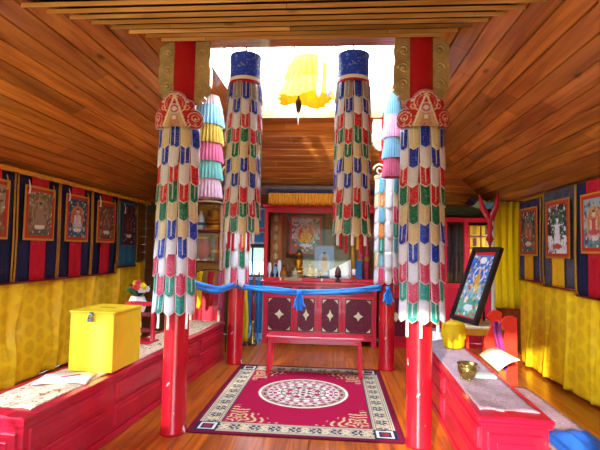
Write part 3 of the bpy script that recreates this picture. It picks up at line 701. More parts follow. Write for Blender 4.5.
# ------------------------------------------------------------------ altar
AX0, AX1, AY = -1.155, .685, 7.10
def altar_lower():
    t = thing('altar_cabinet', 'red lower altar cabinet with maroon gold panelled doors', 'cabinet', ((AX0+AX1)/2, AY, 0)); W = AX1-AX0; h = W/2; H = 1.0; D = .58
    MB().box(-h+.02, h-.02, .02, D, .09, H-.04, .004).build('body', 'red', t)
    MB().box(-h-.02, h+.02, -.03, D, H-.04, H, .008).build('top_board', 'red', t)
    for sx in (-1, 1): MB().box(sx*(h-.06)-.04, sx*(h-.06)+.04, .01, .09, 0, .09).build('foot', 'red', t)
    m = MB(); m.box(-h+.02, h-.02, 0, .03, .09, .15); 
    m.build('plinth', 'crimson', t)
    doors = [(-.86,-.40),(-.38,-.03),(-.0,.35),(.37,.86)]
    for i, (a, b_) in enumerate(doors):
        d = MB().box(a, b_, -.008, .02, .17, .78, .006).build('door', 'red', t)
        fw = .055; p = MB(); p.box(a+fw, b_-fw, -.014, -.004, .17+fw, .78-fw, .003); p.build('panel', 'panelmar', d)
        g = MB(); cx = (a+b_)/2; cz = .475; 
        fr = MB(); x0, x1, z0, z1 = a+fw-.012, b_-fw+.012, .17+fw-.012, .78-fw+.012
        for q in ((x0,x1,z0,z0+.014),(x0,x1,z1-.014,z1),(x0,x0+.014,z0,z1),(x1-.014,x1,z0,z1)): fr.box(q[0],q[1],-.02,-.006,q[2],q[3])
        fr.build('panel_frame', 'black', d)
        s = .075 if i in (0, 3) else .05; k = 1.0 if i in (0, 3) else 1.9
        g.prism([(cx-s,cz),(cx-s*.35,cz-s*.4*k),(cx,cz-s*k),(cx+s*.35,cz-s*.4*k),(cx+s,cz),(cx+s*.35,cz+s*.4*k),(cx,cz+s*k),(cx-s*.35,cz+s*.4*k)], -.018, -.012)
        for sx in (0, 1):
            for sz in (0, 1):
                px = (x0+.016, x1-.016)[sx]; pz = (z0+.016, z1-.016)[sz]; dx = .06*(1-2*sx); dz = .06*(1-2*sz)
                q_ = MB(); q_.prism([(px,pz),(px+dx,pz),(px+dx*.55,pz+dz*.3),(px+dx*.3,pz+dz*.55),(px,pz+dz)] if dx*dz > 0 else [(px,pz),(px,pz+dz),(px+dx*.3,pz+dz*.55),(px+dx*.55,pz+dz*.3),(px+dx,pz)], -.018, -.012); q_.build('corner_ornament', 'gilt_pale', d)
        g.build('gold_ornament', 'gilt_pale', d)
    for i, (a, b_) in enumerate(doors):
        d = MB().box(a, b_, -.006, .02, .81, .935, .005).build('drawer', 'crimson', t)
        p = MB(); p.box(a+.035, b_-.035, -.012, -.002, .835, .91); p.build('panel', 'panelmar', d)
        MB().ball(((a+b_)/2, -.022, .872), .012, 8).build('knob', 'gilt', d)
altar_lower()
def altar_upper():
    t = thing('altar_showcase', 'red framed glass showcase standing on the altar cabinet', 'cabinet', ((AX0+AX1)/2, AY+.04, 1.0)); W = AX1-AX0-.02; h = W/2; H = 1.18; D = .5
    f = MB(); e = .055
    for q in ((-h,h,0,.05),(-h,h,H-.08,H),(-h,-h+e,.05,H-.08),(h-e,h,.05,H-.08)): f.box(q[0],q[1],0,.05,q[2],q[3],.006)
    f.build('front_frame', 'red', t)
    s = MB(); s.box(-h,-h+.03,.05,D,0,H); s.box(h-.03,h,.05,D,0,H); s.box(-h+.03,h-.03,.05,D,H-.03,H); s.box(-h+.03,h-.03,.05,D,0,.02); s.build('case', 'dark_red', t)
    MB().box(-h+.03,h-.03,D-.02,D,.02,H-.03).build('back_board', simple('brown gold backcloth','86602c',.7,0,.2,12), t)
    MB().box(-h+e-.005,h-e+.005,.02,.026,.045,H-.075).build('pane', 'glass', t)
    MB().box(-h-.03,h+.03,-.04,.05,H,H+.05,.01).build('cornice', 'red', t)
altar_upper()
Z0 = 1.021; AYc = AY+.04
def figure(label, x, y, z, s, body='gold', robe=None, standing=False):
    t = thing('statuette', label, 'statuette', (x, y, z))
    MB().lathe([(.34*s,0),(.40*s,.04*s),(.30*s,.10*s),(.38*s,.18*s),(.30*s,.20*s)], 20).build('lotus_base', body, t)
    m = MB(); b = .2*s
    if standing:
        m.lathe([(.20*s,b),(.17*s,b+.5*s),(.15*s,b+.8*s),(.2*s,b+1.15*s),(.17*s,b+1.3*s),(.06*s,b+1.36*s),(.06*s,b+1.42*s)], 16)
        hz = b+1.55*s
        for sx in (-1,1): m.tube([(sx*.18*s,0,b+1.25*s),(sx*.24*s,-.02*s,b+.95*s),(sx*.10*s,-.16*s,b+.9*s)], [.055*s,.05*s,.035*s], 8)
    else:
        m.ball((0,-.02*s,b+.09*s), .3*s, 14, (1.15,.8,.33)); m.lathe([(.20*s,b+.1*s),(.15*s,b+.3*s),(.19*s,b+.5*s),(.16*s,b+.58*s),(.055*s,b+.63*s),(.055*s,b+.68*s)], 16)
        hz = b+.80*s
        for sx in (-1,1): m.tube([(sx*.18*s,0,b+.55*s),(sx*.25*s,-.04*s,b+.33*s),(sx*.06*s,-.24*s,b+.2*s)], [.055*s,.05*s,.04*s], 8)
    m.ball((0,0,hz), .115*s, 12, (.9,1,1.15)); m.ball((0,-.11*s,hz-.01*s), .02*s, 6)
    for sx in (-1,1): m.ball((sx*.11*s,0,hz-.02*s), .03*s, 6, (.5,.6,1.6))
    m.build('figure', robe or body, t); h_ = MB(); h_.ball((0,.01*s,hz+.05*s), .115*s, 10, (.95,1,.95)); h_.ball((0,0,hz+.17*s), .05*s, 8); h_.build('hair', 'dark_metal', t)
figure('largest gold seated statuette in the middle of the altar showcase', -.60, AYc+.32, Z0, .40)
figure('small gold statuette left of the largest one in the showcase', -.84, AYc+.2, Z0, .18)
figure('small gold statuette right of the largest one in the showcase', -.40, AYc+.12, Z0, .24, 'gold')
figure('tiny pale gold seated statuette at the front of the showcase', -.64, AYc+.10, Z0, .18, 'gilt_pale')
figure('small bronze seated statuette near the left post of the showcase', -.97, AYc+.2, Z0, .2, 'brass', 'dark_metal')
# inner thangka and card pictures
c = deity(40,50,'b8b0a4','70685c','d0a070','c03030','e0b040','dca020','6090b0',31,['c05040','4878a8','d8d0c0','587858'])
t = thing('thangka', 'pale thangka with a yellow robed figure inside the altar showcase', 'wall hanging', (-.50, AYc+.475, 1.36))
MB().sheet(cloth_fn(.66, 0, .76, 0, .003, 2, 0), 10, 4, .004).build('silk_mount', simple('brown brocade','6c3c24',.6,0,.2,20), t)
m = MB(); c.grid(m, -.24, .24, .10, .68, -.012); m.build('painting', 'paint', t)
m = MB(); m.col = lin('c84038')
for q in ((-.27,.27,.07,.10),(-.27,.27,.68,.71),(-.27,-.24,.10,.68),(.24,.27,.10,.68)): m.box(q[0],q[1],-.014,-.006,q[2],q[3])
m.build('picture_border', 'paint', t)
c = Cv(26,40,'8898c0'); c.rect(0,0,1,.25,'586ca0'); c.ell(.5,.5,.3,.3,'a8b0cc'); c.tri(.5,.2,.66,.17,.12,'b87838'); c.ell(.5,.72,.08,.07,'c89868'); c.ell(.5,.78,.07,.04,'38243c'); c.ell(.5,.17,.2,.05,'c8a0a0')
t = thing('picture_card', 'bluish card picture of a robed standing figure in the showcase', 'picture', (-.17, AYc+.22, Z0))
MB().box(-.17,.17,.0,.015,0,.56,.004).build('card', 'wood_mid', t); m = MB(); c.grid(m,-.155,.155,.015,.545,-.004); m.build('painting','paint',t)
t = thing('wood_panel', 'brown carved pillar panel at the left inside the showcase', 'panel', (-1.0, AYc+.36, 1.0+.021)); MB().box(-.10,.10,0,.05,.0,1.05,.01).build('board','wood_mid',t)
m = MB(); [m.ball((0,-.005,.2+.16*k),.04,10,(1,.4,1.4)) for k in range(6)]; m.build('carving','gilt',t)
for k, (x, w, h_, cl, lb) in enumerate(((.42,.10,.62,'c04858','pink red rolled cloth standing at the right in the showcase'),(.53,.09,.7,'c82c4c','red rolled cloth next to the right post of the showcase'),(.30,.07,.55,'c89828','yellow rolled cloth right of the white reflection sheet'))):
    t = thing('cloth_roll', lb, 'cloth roll', (x, AYc+.3, Z0)); MB().lathe([(w*.45,0),(w*.5,.05),(w*.46,h_*.6),(w*.3,h_)],14).build('roll', simple('roll %d'%k,cl,.6), t); MB().lathe([(w*.5,h_*.45),(w*.52,h_*.5),(w*.5,h_*.55)],14,cap=False).build('tie','goldtrim',t)
m = MB(); m.prism([(-.17,0),(.17,0),(.17,.34),(-.17,.16)],-.006,.006); tag(m.build('reflection_sheet','white',None,(.09,AYc+.085,Z0),0), 'white slanted sheet standing in for the door reflection in the showcase, right side', 'reflection sheet')  # white sheet made in place of the door's reflection on the pane
m = MB(); m.prism([(-.05,0),(.05,0),(.05,.32),(-.05,.32)],-.006,.006); tag(m.build('blue_book','panelblue',None,(.39,AYc+.15,Z0),.2), 'dark blue book upright beside the white reflection sheet', 'book')
# glass jars and water vessels at left in the case
for k, (x, h_, cl) in enumerate(((-1.06,.26,'white'),(-.97,.2,'skyblue'),(-.90,.3,'white'),(-.30,.18,'gilt'),(-.22,.14,'brass'))):
    t = thing('offering_cup', ['tall white vase against the left post of the showcase','pale blue cup second from the left post in the showcase','white bottle vase third from the left post in the showcase','gilded cup before the bluish card picture','low brass cup before the bluish card picture'][k], 'cup', (x, AYc+.10, Z0))
    MB().lathe([(.03,0),(.015,.02),(.012,h_*.3),(.035,h_*.55),(.03,h_*.8),(.022,h_)],14).build('vessel',cl,t)
# on the ledge
t = thing('butter_lamp', 'dark bronze lamp standing on the altar ledge before the white reflection sheet', 'lamp', (.055, AY-.0+.005, 1.0)); MB().lathe([(.045,0),(.05,.015),(.02,.03),(.015,.06),(.05,.08),(.055,.11),(.05,.11),(.04,.085)],16).build('bowl','dark_metal',t); MB().lathe([(.045,.10),(.05,.16),(.03,.22),(.008,.25)],14).build('cover',simple('pinkish bronze','80585c',.3,.5),t)
t = thing('candle_holder', 'pink and white candle holder on the right part of the altar ledge', 'candle holder', (.30, AY+.0, 1.0)); MB().lathe([(.045,0),(.045,.01),(.01,.03),(.01,.09),(.04,.12),(.035,.12)],14).build('stand','crimson',t); MB().lathe([(.025,.11),(.03,.2),(.02,.21)],12).build('candle','white',t)
for s in (-1,1): MB().tube([(0,0,.07),(s*.05,0,.06),(s*.08,0,.12)],.007,6).build('arm','crimson',t)
t = thing('name_plaque', 'tan plaque on the altar ledge left of centre', 'plaque', (-.66, AY-.005, 1.0)); MB().box(-.14,.14,-.01,.01,0,.055,.003).build('board', simple('tan card','b49468',.6,0,.2,60), t)
for x, lb in ((-.86,'tiny white tea light at the left of the altar ledge'),(-.20,'tiny white tea light in the middle of the altar ledge')):
    t = thing('tea_light', lb, 'candle', (x, AY, 1.0)); MB().lathe([(.016,0),(.016,.05),(.012,.055)],12).build('candle','cream',t); MB().tube([(0,0,.05),(0,0,.068)],.002,5).build('wick','black',t)

# valance and beam above the altar
b = MB(); b.box(-1.75, 1.3, 7.02, 7.08, 2.36, 2.52, .005); struct(b.build('trim_3', 'wood_dark'))
v = MB(); v.sheet(lambda u, w: (-1.06+1.08*u, 6.97+.02*math.sin(u*150), 2.205+.19*w+.006*math.sin(u*60)*(1-w)), 160, 3, .005)
tag(v.build('valance', 'amber silk'), 'orange gold pleated valance above the altar showcase', 'valance')
v = MB(); v.sheet(lambda u, w: (-1.1+1.9*u, 6.99+.006*math.sin(u*90), 2.395+.06*w), 80, 2, .005); tag(v.build('valance','navy'), 'narrow navy band above the orange valance', 'valance')

# ------------------------------------------------------------------ blue barrier scarf with bows
def scarf(points, w):
    m = MB(); P = [Vector(p) for p in points]; n = len(P)
    acc = 24
    Q = []
    for i in range(n-1):
        for k in range(acc):
            t = k/acc; p = P[i].lerp(P[i+1], t); p.z -= .05*math.sin(PI*t)*(P[i+1]-P[i]).length/2; Q.append(p)
    Q.append(P[-1])
    for f, (dz, ph) in enumerate(((.018,0),(0,2),(-.018,4))):
        m.tube([q+Vector((0,-.01*math.sin(i*.3+ph),dz+.006*math.sin(i*.21+ph*2))) for i, q in enumerate(Q)], [w*(.42+.12*math.sin(i*.37+ph)) for i in range(len(Q))], 8, .55)
    return m
def bow(t, x, y, z, s=1.0):
    m = MB(); m.ball((x,y-.02,z), .035*s, 10, (1.2,.8,1)); 
    for k, (dx, l) in enumerate(((-.05,.2),(.0,.24),(.045,.19))):
        m.sheet(lambda u, v: (x+dx*s*(1-v)+(u-.5)*.08*s*(1.15-v*.7)+.008*math.sin(v*9+k), y-.03-.018*math.sin(u*7+k), z-l*s*(1-v)), 6, 8, .006)
    m.build('bow', 'blue_silk', t)
t = thing('barrier_scarf', 'bright blue scarf strung between the columns as a barrier', 'scarf', (0,0,0))
scarf([(-1.215,3.70,1.19),(-1.29,5.715,1.03),(-.44,5.70,.965),(.60,5.74,1.04)], .05).build('scarf', 'blue_silk', t)
bow(t, -.44, 5.68, .96, .95); bow(t, .672, 5.70, 1.04, .85)

# ------------------------------------------------------------------ benches
def bench(label, loc, rz, L, W, side, panels):
    t = thing('bench', label, 'bench', loc, rz); H = .50; s = side
    def bx(m, x0, x1, *r):  # x measured from the aisle face
        a, b_ = s*x0, s*x1; m.box(min(a,b_), max(a,b_), *r); return m
    bx(MB(), .012, W-.012, .012, L-.012, .0, H-.055, .004).build('body', 'crimson', t)
    m = MB(); bx(m, -.012, W+.012, -.02, L+.01, H-.03, H, .006); bx(m, -.004, W+.004, -.01, L+.005, H-.055, H-.03, .004); m.build('top_board', 'crimson', t)
    m = MB(); bx(m, -.006, W+.006, -.008, L+.004, 0, .05, .004); m.build('plinth', 'crimson', t)
    # aisle side panelling
    n = panels; seg = L/n
    for k in range(n):
        a, b_ = k*seg+.05, (k+1)*seg-.05; p = MB()
        for z0, z1 in ((.075,.25),(.285,.42)):
            bx(p, -.004, .02, a, b_, z0, z1, .006); bx(p, -.010, .02, a+.04, b_-.04, z0+.035, z1-.035, .004)
        p.build('side_panel', 'crimson', t)
    m = MB(); bx(m, .05, W-.05, -.006, .02, .09, .40, .006); bx(m, .10, W-.10, -.014, .02, .14, .35, .004); m.build('end_panel', 'crimson', t)
    # stepped moulding at the near end
    m = MB()
    for k, (a, b_) in enumerate(((0, W), (.10, W-.10), (.17, W-.17))): bx(m, a, b_, .0-.02+.0*k, .05+.02*k, H+.004*k, H+.004*(k+1), .0015)
    m.build('stepped_end', 'crimson', t); return t
LB = bench('long crimson bench along the left side, yellow box standing on it', (-1.775, 2.50, 0), -math.radians(4.6), 3.55, .50, -1, 4)
RBn = bench('long crimson bench on the right side, brass bowl standing on it', (.905, 2.88, 0), -math.radians(2.2), 3.2, .42, 1, 3)
def runner(label, loc, rz, L, W, side, mat, inset=.04):
    m = MB(); f = lambda u, v: (side*(inset+(W-2*inset)*u), .11+(L-.14)*v+.012*math.sin(u*11), .505+.003*math.sin(u*8+v*30)+.002*math.sin(v*90))
    m.sheet(f, 14, 60, .004, (0,0,1)); return tag(m.build('bench_runner', mat, None, loc, rz), label, 'runner')
runner('orange and white patterned runner on the left bench', (-1.775, 2.50, 0), -math.radians(4.6), 3.55, .50, -1, 'runner_l', .05)
runner('mauve and grey patterned runner on the right bench', (.905, 2.88, 0), -math.radians(2.2), 3.2, .42, 1, 'runner', .03)

# donation box
t = thing('donation_box', 'bright yellow wooden box with small padlock on the left bench', 'box', (-1.885, 3.62, .513), -math.radians(3))
MB().box(-.185,.185,-.22,.22,0,.455,.004).build('body','boxyellow',t); MB().box(-.193,.193,-.228,.228,.455,.472,.004).build('lid','boxyellow',t)
m = MB(); m.box(-.015,.015,-.236,-.228,.435,.465); m.build('hasp','steel',t); m = MB(); m.box(-.022,.022,-.255,-.236,.39,.427,.006); m.tube([(-.013,-.245,.425),(-.013,-.245,.443),(0,-.245,.452),(.013,-.245,.443),(.013,-.245,.425)],.004,6); m.build('padlock','steel',t)
m = MB(); m.box(-.07,.07,-.01,.01,.4722,.4732); m.build('slot','black',t)
t = thing('open_notebook', 'open white notebook lying on the left bench before the yellow box', 'notebook', (-1.97, 3.20, .514), .25)
m = MB(); m.sheet(lambda u, v: ((u-.5)*.36, (v-.5)*.26, .012-.018*abs(u-.5)+.006*math.sin(PI*u*2)**2), 16, 2, .006, (0,0,1)); m.build('pages','paper',t)
t = thing('pen', 'red pen lying across the open white notebook', 'pen', (-1.93, 3.21, .536), .7); MB().tube([(-.07,0,0),(.06,0,0)],.0045,8).build('barrel','red',t); MB().tube([(.06,0,0),(.075,0,0)],[.004,.001],8).build('tip','steel',t)

# red stand and flowers behind the left bench
t = thing('book_stand', 'red railed stand with white sheets behind the yellow box', 'stand', (-2.02, 4.55, .512), -.1)
m = MB(); m.box(-.17,-.13,-.015,.015,0,.40,.004); m.build('post','red',t); m = MB(); m.box(.13,.17,-.015,.015,0,.40,.004); m.build('post','red',t)
for z in (.10,.26,.37): MB().box(-.13,.13,-.012,.012,z,z+.045,.004).build('rail','dark_red' if z < .3 else 'red',t)
MB().box(-.17,.17,-.1,.1,0,.02,.004).build('foot_board','red',t)
for x, w, z0, z1 in ((-.055,.10,.02,.36),): MB().box(x-w/2,x+w/2,-.02,-.015,z0,z1).build('sheet','paper',t)
t = thing('flower_vase', 'white vase of pink, red and yellow flowers beside the front left banner', 'vase', (-2.19, 4.86, .505)); MB().lathe([(.05,0),(.055,.02),(.04,.20),(.085,.30),(.10,.37),(.07,.44),(.06,.44)],20).build('vase','white',t)
lf = MB(); [lf.tube([(0,0,.42),(random.uniform(-.1,.1),random.uniform(-.08,.08),.50+.06*random.random()),(random.uniform(-.16,.16),random.uniform(-.1,.1),.46+.14*random.random())],[.006,.018,.004],6,2.2) for _ in range(26)]; lf.build('leaves','green_leaf',t)
for k in range(12):
    f = MB(); cx, cy, cz = random.uniform(-.12,.13), random.uniform(-.12,.02), random.uniform(.44,.62)
    for j in range(6): a = j*PI/3; f.ball((cx+.02*math.cos(a), cy-.005, cz+.02*math.sin(a)), .016, 8, (1,.5,1))
    f.ball((cx,cy-.014,cz),.011,8); f.build('blossom', cloth('blossom %d'%(k%4), ('e83058','f0e8f0','f0d020','d02030')[k%4]), t)

# display case at the back left
t = thing('display_case', 'wooden arched display case with shelves behind the front left banner', 'cabinet', (-1.93, 6.60, 0))
m = MB(); m.box(-.22,.22,.25,.27,.0,2.2); m.build('back_board', simple('ochre backing','d8b050',.6), t)
for s in (-1,1): MB().lathe([(.022,0),(.022,2.16)],10,cx=s*.215,cy=0).build('post', simple('pale varnished wood','e8c8b0',.4) if s < 0 else bpy.data.materials['pale varnished wood'] , t)
for z in (.90,1.28,1.74): MB().prism_z([(-.23,.26),(-.23,0),(-.15,-.07),(0,-.10),(.15,-.07),(.23,0),(.23,.26)], z, z+.03).build('shelf','dark_red',t)
m = MB(); m.prism_z([(-.25,.28),(-.25,-.02),(-.17,-.10),(0,-.13),(.17,-.10),(.25,-.02),(.25,.28)], 2.17, 2.38); m.build('top','wood_dark',t); 
m = MB(); m.tube([(-.25,-.02,2.17),(-.17,-.10,2.19),(0,-.135,2.20),(.17,-.10,2.19),(.25,-.02,2.17)],.014,8); m.build('rim', 'gilt_pale', t)
for z, h in ((1.31,.43),(1.77,.40)): MB().box(-.195,.195,-.004,.0,z,z+h-.02).build('pane','glass',t)
m = MB(); m.box(-.23,.23,.0,.26,0,.9); m.build('base_cabinet','crimson',t)
figure('round orange and gold figurine on the top shelf of the display case', -1.86, 6.75, 1.771, .42, 'gold')
t = thing('vase','white and blue vase on the top shelf of the display case','vase',(-2.07,6.73,1.771)); MB().lathe([(.04,0),(.06,.08),(.05,.2),(.02,.26),(.03,.30)],16).build('body','white',t); MB().lathe([(.062,.075),(.063,.1),(.06,.12)],16,cap=False).build('band','panelblue',t)
t = thing('vase','crimson bulbous vase on the middle shelf of the display case','vase',(-2.02,6.72,1.311)); MB().lathe([(.05,0),(.10,.08),(.11,.2),(.09,.32),(.10,.36)],18).build('body','crimson',t); MB().lathe([(.10,.33),(.105,.35),(.10,.37)],18,cap=False).build('rim','gold',t)
t = thing('vase','orange brown vase on the middle shelf beside the crimson one','vase',(-1.82,6.74,1.311)); MB().lathe([(.04,0),(.09,.08),(.09,.2),(.03,.30),(.04,.36)],18).build('body','wood_mid',t); MB().lathe([(.092,.12),(.094,.14),(.092,.16)],18,cap=False).build('band','gold',t)
# scarves tied below the case
for k, (x, c_, z0, lb) in enumerate(((-1.97,'yellow_silk',.62,'yellow ribbon scarf hanging before the display case, leftmost'),(-1.80,'redsilk',.66,'red ribbon scarf hanging before the display case'),(-1.66,'rose ruffle',.60,'rose pink ribbon scarf next to the back left column'))):
    m = MB(); m.sheet(lambda u, v: (x+(u-.5)*(.06+.03*v)+.01*math.sin(v*7), 6.40+.015*math.sin(u*8+k), z0+(1.16-z0)*v), 6, 10, .004); tag(m.build('ribbon_scarf', c_), lb, 'scarf')
t = thing('scarf_rail','dark wire rail holding the ribbon scarves by the display case','rail',(-1.8,6.41,1.15)); MB().tube([(-.25,0,-.03),(-.2,0,.0),(-.1,0,.03),(0,0,.035),(.1,0,.03),(.2,0,.0),(.25,0,-.03)],.008,8).build('wire','dark_metal',t)
for s in (-1,1): MB().tube([(s*.25,0,-.03),(s*.25,0,-1.15)],.008,8).build('post','dark_metal',t)

# blue panelled window left of the altar
t = thing('blue_door_panel','blue and white panelled screen with red rail left of the altar','screen',(-1.42,7.45,0))
MB().box(-.28,.24,0,.03,0,1.02,.003).build('board','skyblue',t); MB().box(-.28,.24,0,.03,1.58,2.2,.003).build('upper_board','skyblue',t); MB().box(-.26,.22,-.012,0,1.86,2.16,.003).build('upper_panel','panelblue',t); MB().box(-.28,.24,-.03,-.0,1.79,1.85,.004).build('rail','red',t)
MB().box(-.26,.22,-.012,0,1.62,1.77,.003).build('middle_panel','panelblue',t)
MB().box(-.26,.22,-.012,0,.10,.98,.003).build('lower_panel','panelblue',t)
MB().box(-.29,-.25,-.03,0,0,2.2,.004).build('stile','red',t)
t = thing('trumpet','tall bronze and red ceremonial trumpet standing left of the altar','trumpet',(-1.26,6.96,0))
MB().lathe([(.065,.02),(.07,.04),(.045,.10),(.03,.2),(.035,.24),(.022,.34),(.028,.38)],16).build('bell','brass',t); MB().lathe([(.024,.38),(.032,.42),(.026,.6),(.034,.64),(.026,.66),(.024,.8)],14).build('lower_tube','dark_red',t); MB().lathe([(.024,.8),(.034,.84),(.026,.86),(.020,1.05),(.01,1.1),(.004,1.2)],14).build('upper_tube',simple('brown bronze','7c4838',.35,.4),t)
MB().lathe([(.07,0),(.07,.02),(.02,.025)],18).build('foot','dark_metal',t)
for k, (x, h_, cl, lb) in enumerate(((-1.40,1.0,'brown bronze','thin brown pipe leaning left of the trumpet'),(-1.20,1.06,'panelblue','thin blue pipe between the trumpet and the altar'))):
    t = thing('pipe', lb, 'pipe', (x,7.06+(.12 if k == 0 else .0),0)); MB().lathe([(.03,0),(.03,.02),(.014,.05),(.012,h_*.5),(.02,h_*.52),(.012,h_*.54),(.012,h_)],12).build('tube', M.get(cl) or bpy.data.materials[cl], t); MB().lathe([(.016,h_),(.018,h_+.05),(.004,h_+.12)],12).build('mouthpiece','brass',t)
for x, lb in ((-1.38,'yellow scarf hanging beside the tall trumpet'),):
    m = MB(); m.sheet(lambda u, v: (x+(u-.5)*(.09-.02*v)+.015*math.sin(v*5), 6.90+.02*math.sin(u*8), .06+.95*v), 6, 12, .004); tag(m.build('ribbon_scarf','yellow_silk'), lb, 'scarf')
t = thing('scarf_hook','thin stand carrying the yellow scarf beside the trumpet','stand',(-1.38,6.93,0)); MB().tube([(0,0,0),(0,0,1.03)],.006,6).build('pole','dark_metal',t); MB().lathe([(.045,0),(.045,.012)],16).build('base','dark_metal',t)

# ------------------------------------------------------------------ back right shelves
t = thing('scripture_cabinet','red framed cabinet with sutra pigeonholes at the back right','cabinet',(1.27,7.35,0))
fx = [(0,.05),(.46,.53),(.80,.87),(1.26,1.31)]
f = MB()
for a, b_ in fx: f.box(a,b_,-.01,.03,.0,2.06,.004)
for z in (0,.94,2.0): 
    for (a, b_), (c_, d_) in zip(fx, fx[1:]): f.box(b_,c_,-.008,.03,z,z+.07,.003)
f.build('frame','red',t)
MB().box(0.01,1.30,.33,.36,0.0,2.05).build('back_board','wood_dark',t); m = MB(); m.box(0.0,.02,.03,.33,0,2.05); m.box(1.29,1.31,.03,.33,0,2.05); m.box(.02,1.29,.03,.33,2.03,2.05); m.build('sides','dark_red',t)
MB().box(.52,.81,.015,.02,1.0,2.01).build('pane','glass',t); MB().box(.06,.46,.015,.02,1.0,2.01).build('pane','glass',t)
for k in range(3):
    a, b_ = fx[k][1], fx[k+1][0]; MB().box(a,b_,.0,.02,.07,.94,.004).build('door','crimson',t)
m = MB(); [m.box(.88,1.26,.03,.33,1.01+.19*k,1.022+.19*k) for k in range(1,5)]; m.build('shelf','wood_mid',t)
n_ = 0
for r_ in range(5):
    for k in range(2):
        n_ += 1; x = 1.27+.88+.19*k+.005; z = 1.024+.19*r_ + (0 if r_ else 0)
        rowname = ('lowest','second','middle','fourth','top')[r_]; side_ = ('left','right')[k]
        s = thing('sutra_bundle','yellow wrapped sutra bundle, %s row, %s of its pair in the cabinet' % (rowname, side_),'scripture',(x,7.37,z),0,'sutra bundles in the scripture cabinet')
        MB().box(0,.175,0,.26,0,.168,.012).build('wrapped_block','gold_cloth',s); MB().box(.06,.115,-.004,.0,.02,.15,.001).build('tag_cloth',cloth('dark tag','6c3020') if (r_+k)%2 else 'goldtrim',s)
t = thing('grey_thangka_roll','grey patterned cloth standing behind glass in the scripture cabinet','cloth',(1.27+.66,7.55,1.02)); MB().sheet(lambda u, v: ((u-.5)*.25, .03*math.sin(u*14), .95*v), 24, 4, .005).build('cloth','greybroc',t)
# antler shaped red ornament
t = thing('horned_ornament','tall red pole with two curved horns before the scripture cabinet','ornament',(2.16,6.42,1.60))
for s_, hx, hz in ((-1,-.14,.73),(1,.12,.78)): MB().tube([(0,0,.36),(s_*.03,0,.42),(hx*.7,0,.54),(hx,0,hz)],[.035,.045,.04,.010],10,.6).build('horn','red',t)
MB().lathe([(.012,0),(.03,.06),(.055,.10),(.03,.16),(.028,.2),(.05,.26),(.03,.32),(.035,.38),(.03,.4)],16).build('finial_post','red',t); MB().lathe([(.09,-1.60),(.09,-1.58),(.016,-1.56),(.014,0),(.014,.01)],14).build('pole','red',t)
# small side cabinet right of the altar
t = thing('side_cabinet','low red side cabinet between the altar and the scripture cabinet','cabinet',(.74,7.15,0)); MB().box(0,.46,.02,.5,0,.92,.004).build('body','red',t); MB().box(-.01,.47,-.01,.5,.92,.95,.005).build('top_board','red',t); d = MB().box(.04,.42,-.0,.02,.12,.84,.004).build('door','crimson',t); MB().box(.09,.37,-.008,.0,.18,.78,.002).build('panel','panelmar',d); MB().prism([(.17,.48),(.23,.40),(.29,.48),(.23,.56)],-.014,-.008).build('gold_ornament','gilt_pale',d)
t = thing('vase','teal vase on the low side cabinet right of the altar','vase',(.86,7.3,.95)); MB().lathe([(.04,0),(.07,.1),(.06,.28),(.03,.38),(.045,.44)],18).build('body','teal',t); MB().lathe([(.045,.43),(.05,.445),(.045,.45)],18,cap=False).build('rim','gold',t)

# yellow curtain, canopy cloth and white scarf in the right back corner
m = MB(); m.sheet(lambda u, v: (2.26+.36*u-.0*(1-v), 6.50+.03*math.sin(u*26+v)+.01*math.sin(u*50), .74+1.50*v), 60, 12, .005); t = tag(m.build('curtain','curtain'), 'olive yellow curtain hanging in the right back corner', 'curtain')
t = thing('curtain_rod','thin brass rod holding the olive yellow curtain','rod',(2.2,6.5,2.245)); MB().tube([(0,0,0),(.44,0,0)],.009,8).build('rod','brass',t); MB().ball((0,0,0),.018,8).build('finial','brass',t)
m = MB(); m.sheet(lambda u, v: (2.262+(u-.5)*.09, 6.60+.02*math.sin(u*9), .62+1.35*v), 6, 10, .004); tag(m.build('silk_scarf','white'), 'long white scarf hanging behind the leaning picture', 'scarf')
t = thing('scarf_hook','thin rod behind the leaning picture carrying the white scarf','rod',(2.262,6.63,0)); MB().tube([(0,0,0),(0,0,1.98)],.008,8).build('pole','brass',t); MB().lathe([(.09,0),(.09,.015)],16).build('base','brass',t)
t = thing('ceiling_cloth','blue, green and white striped cloth slung under the ceiling behind the curtain','cloth',(2.32,7.15,2.28))
for k, c_ in enumerate(('navy', cloth('pale green cloth','98b08c'), 'panelblue', cloth('slate cloth','4c5878'), 'white')):
    m = MB(); m.sheet(lambda u, v: (-.28+.115*k+.115*u, -.25+.62*v, .075-.06*math.sin(PI*v)-.06*math.sin(PI*(k+u)/5)-.06*(k+u)/5), 6, 12, .004, (0,0,-1)); m.build('stripe', c_, t)

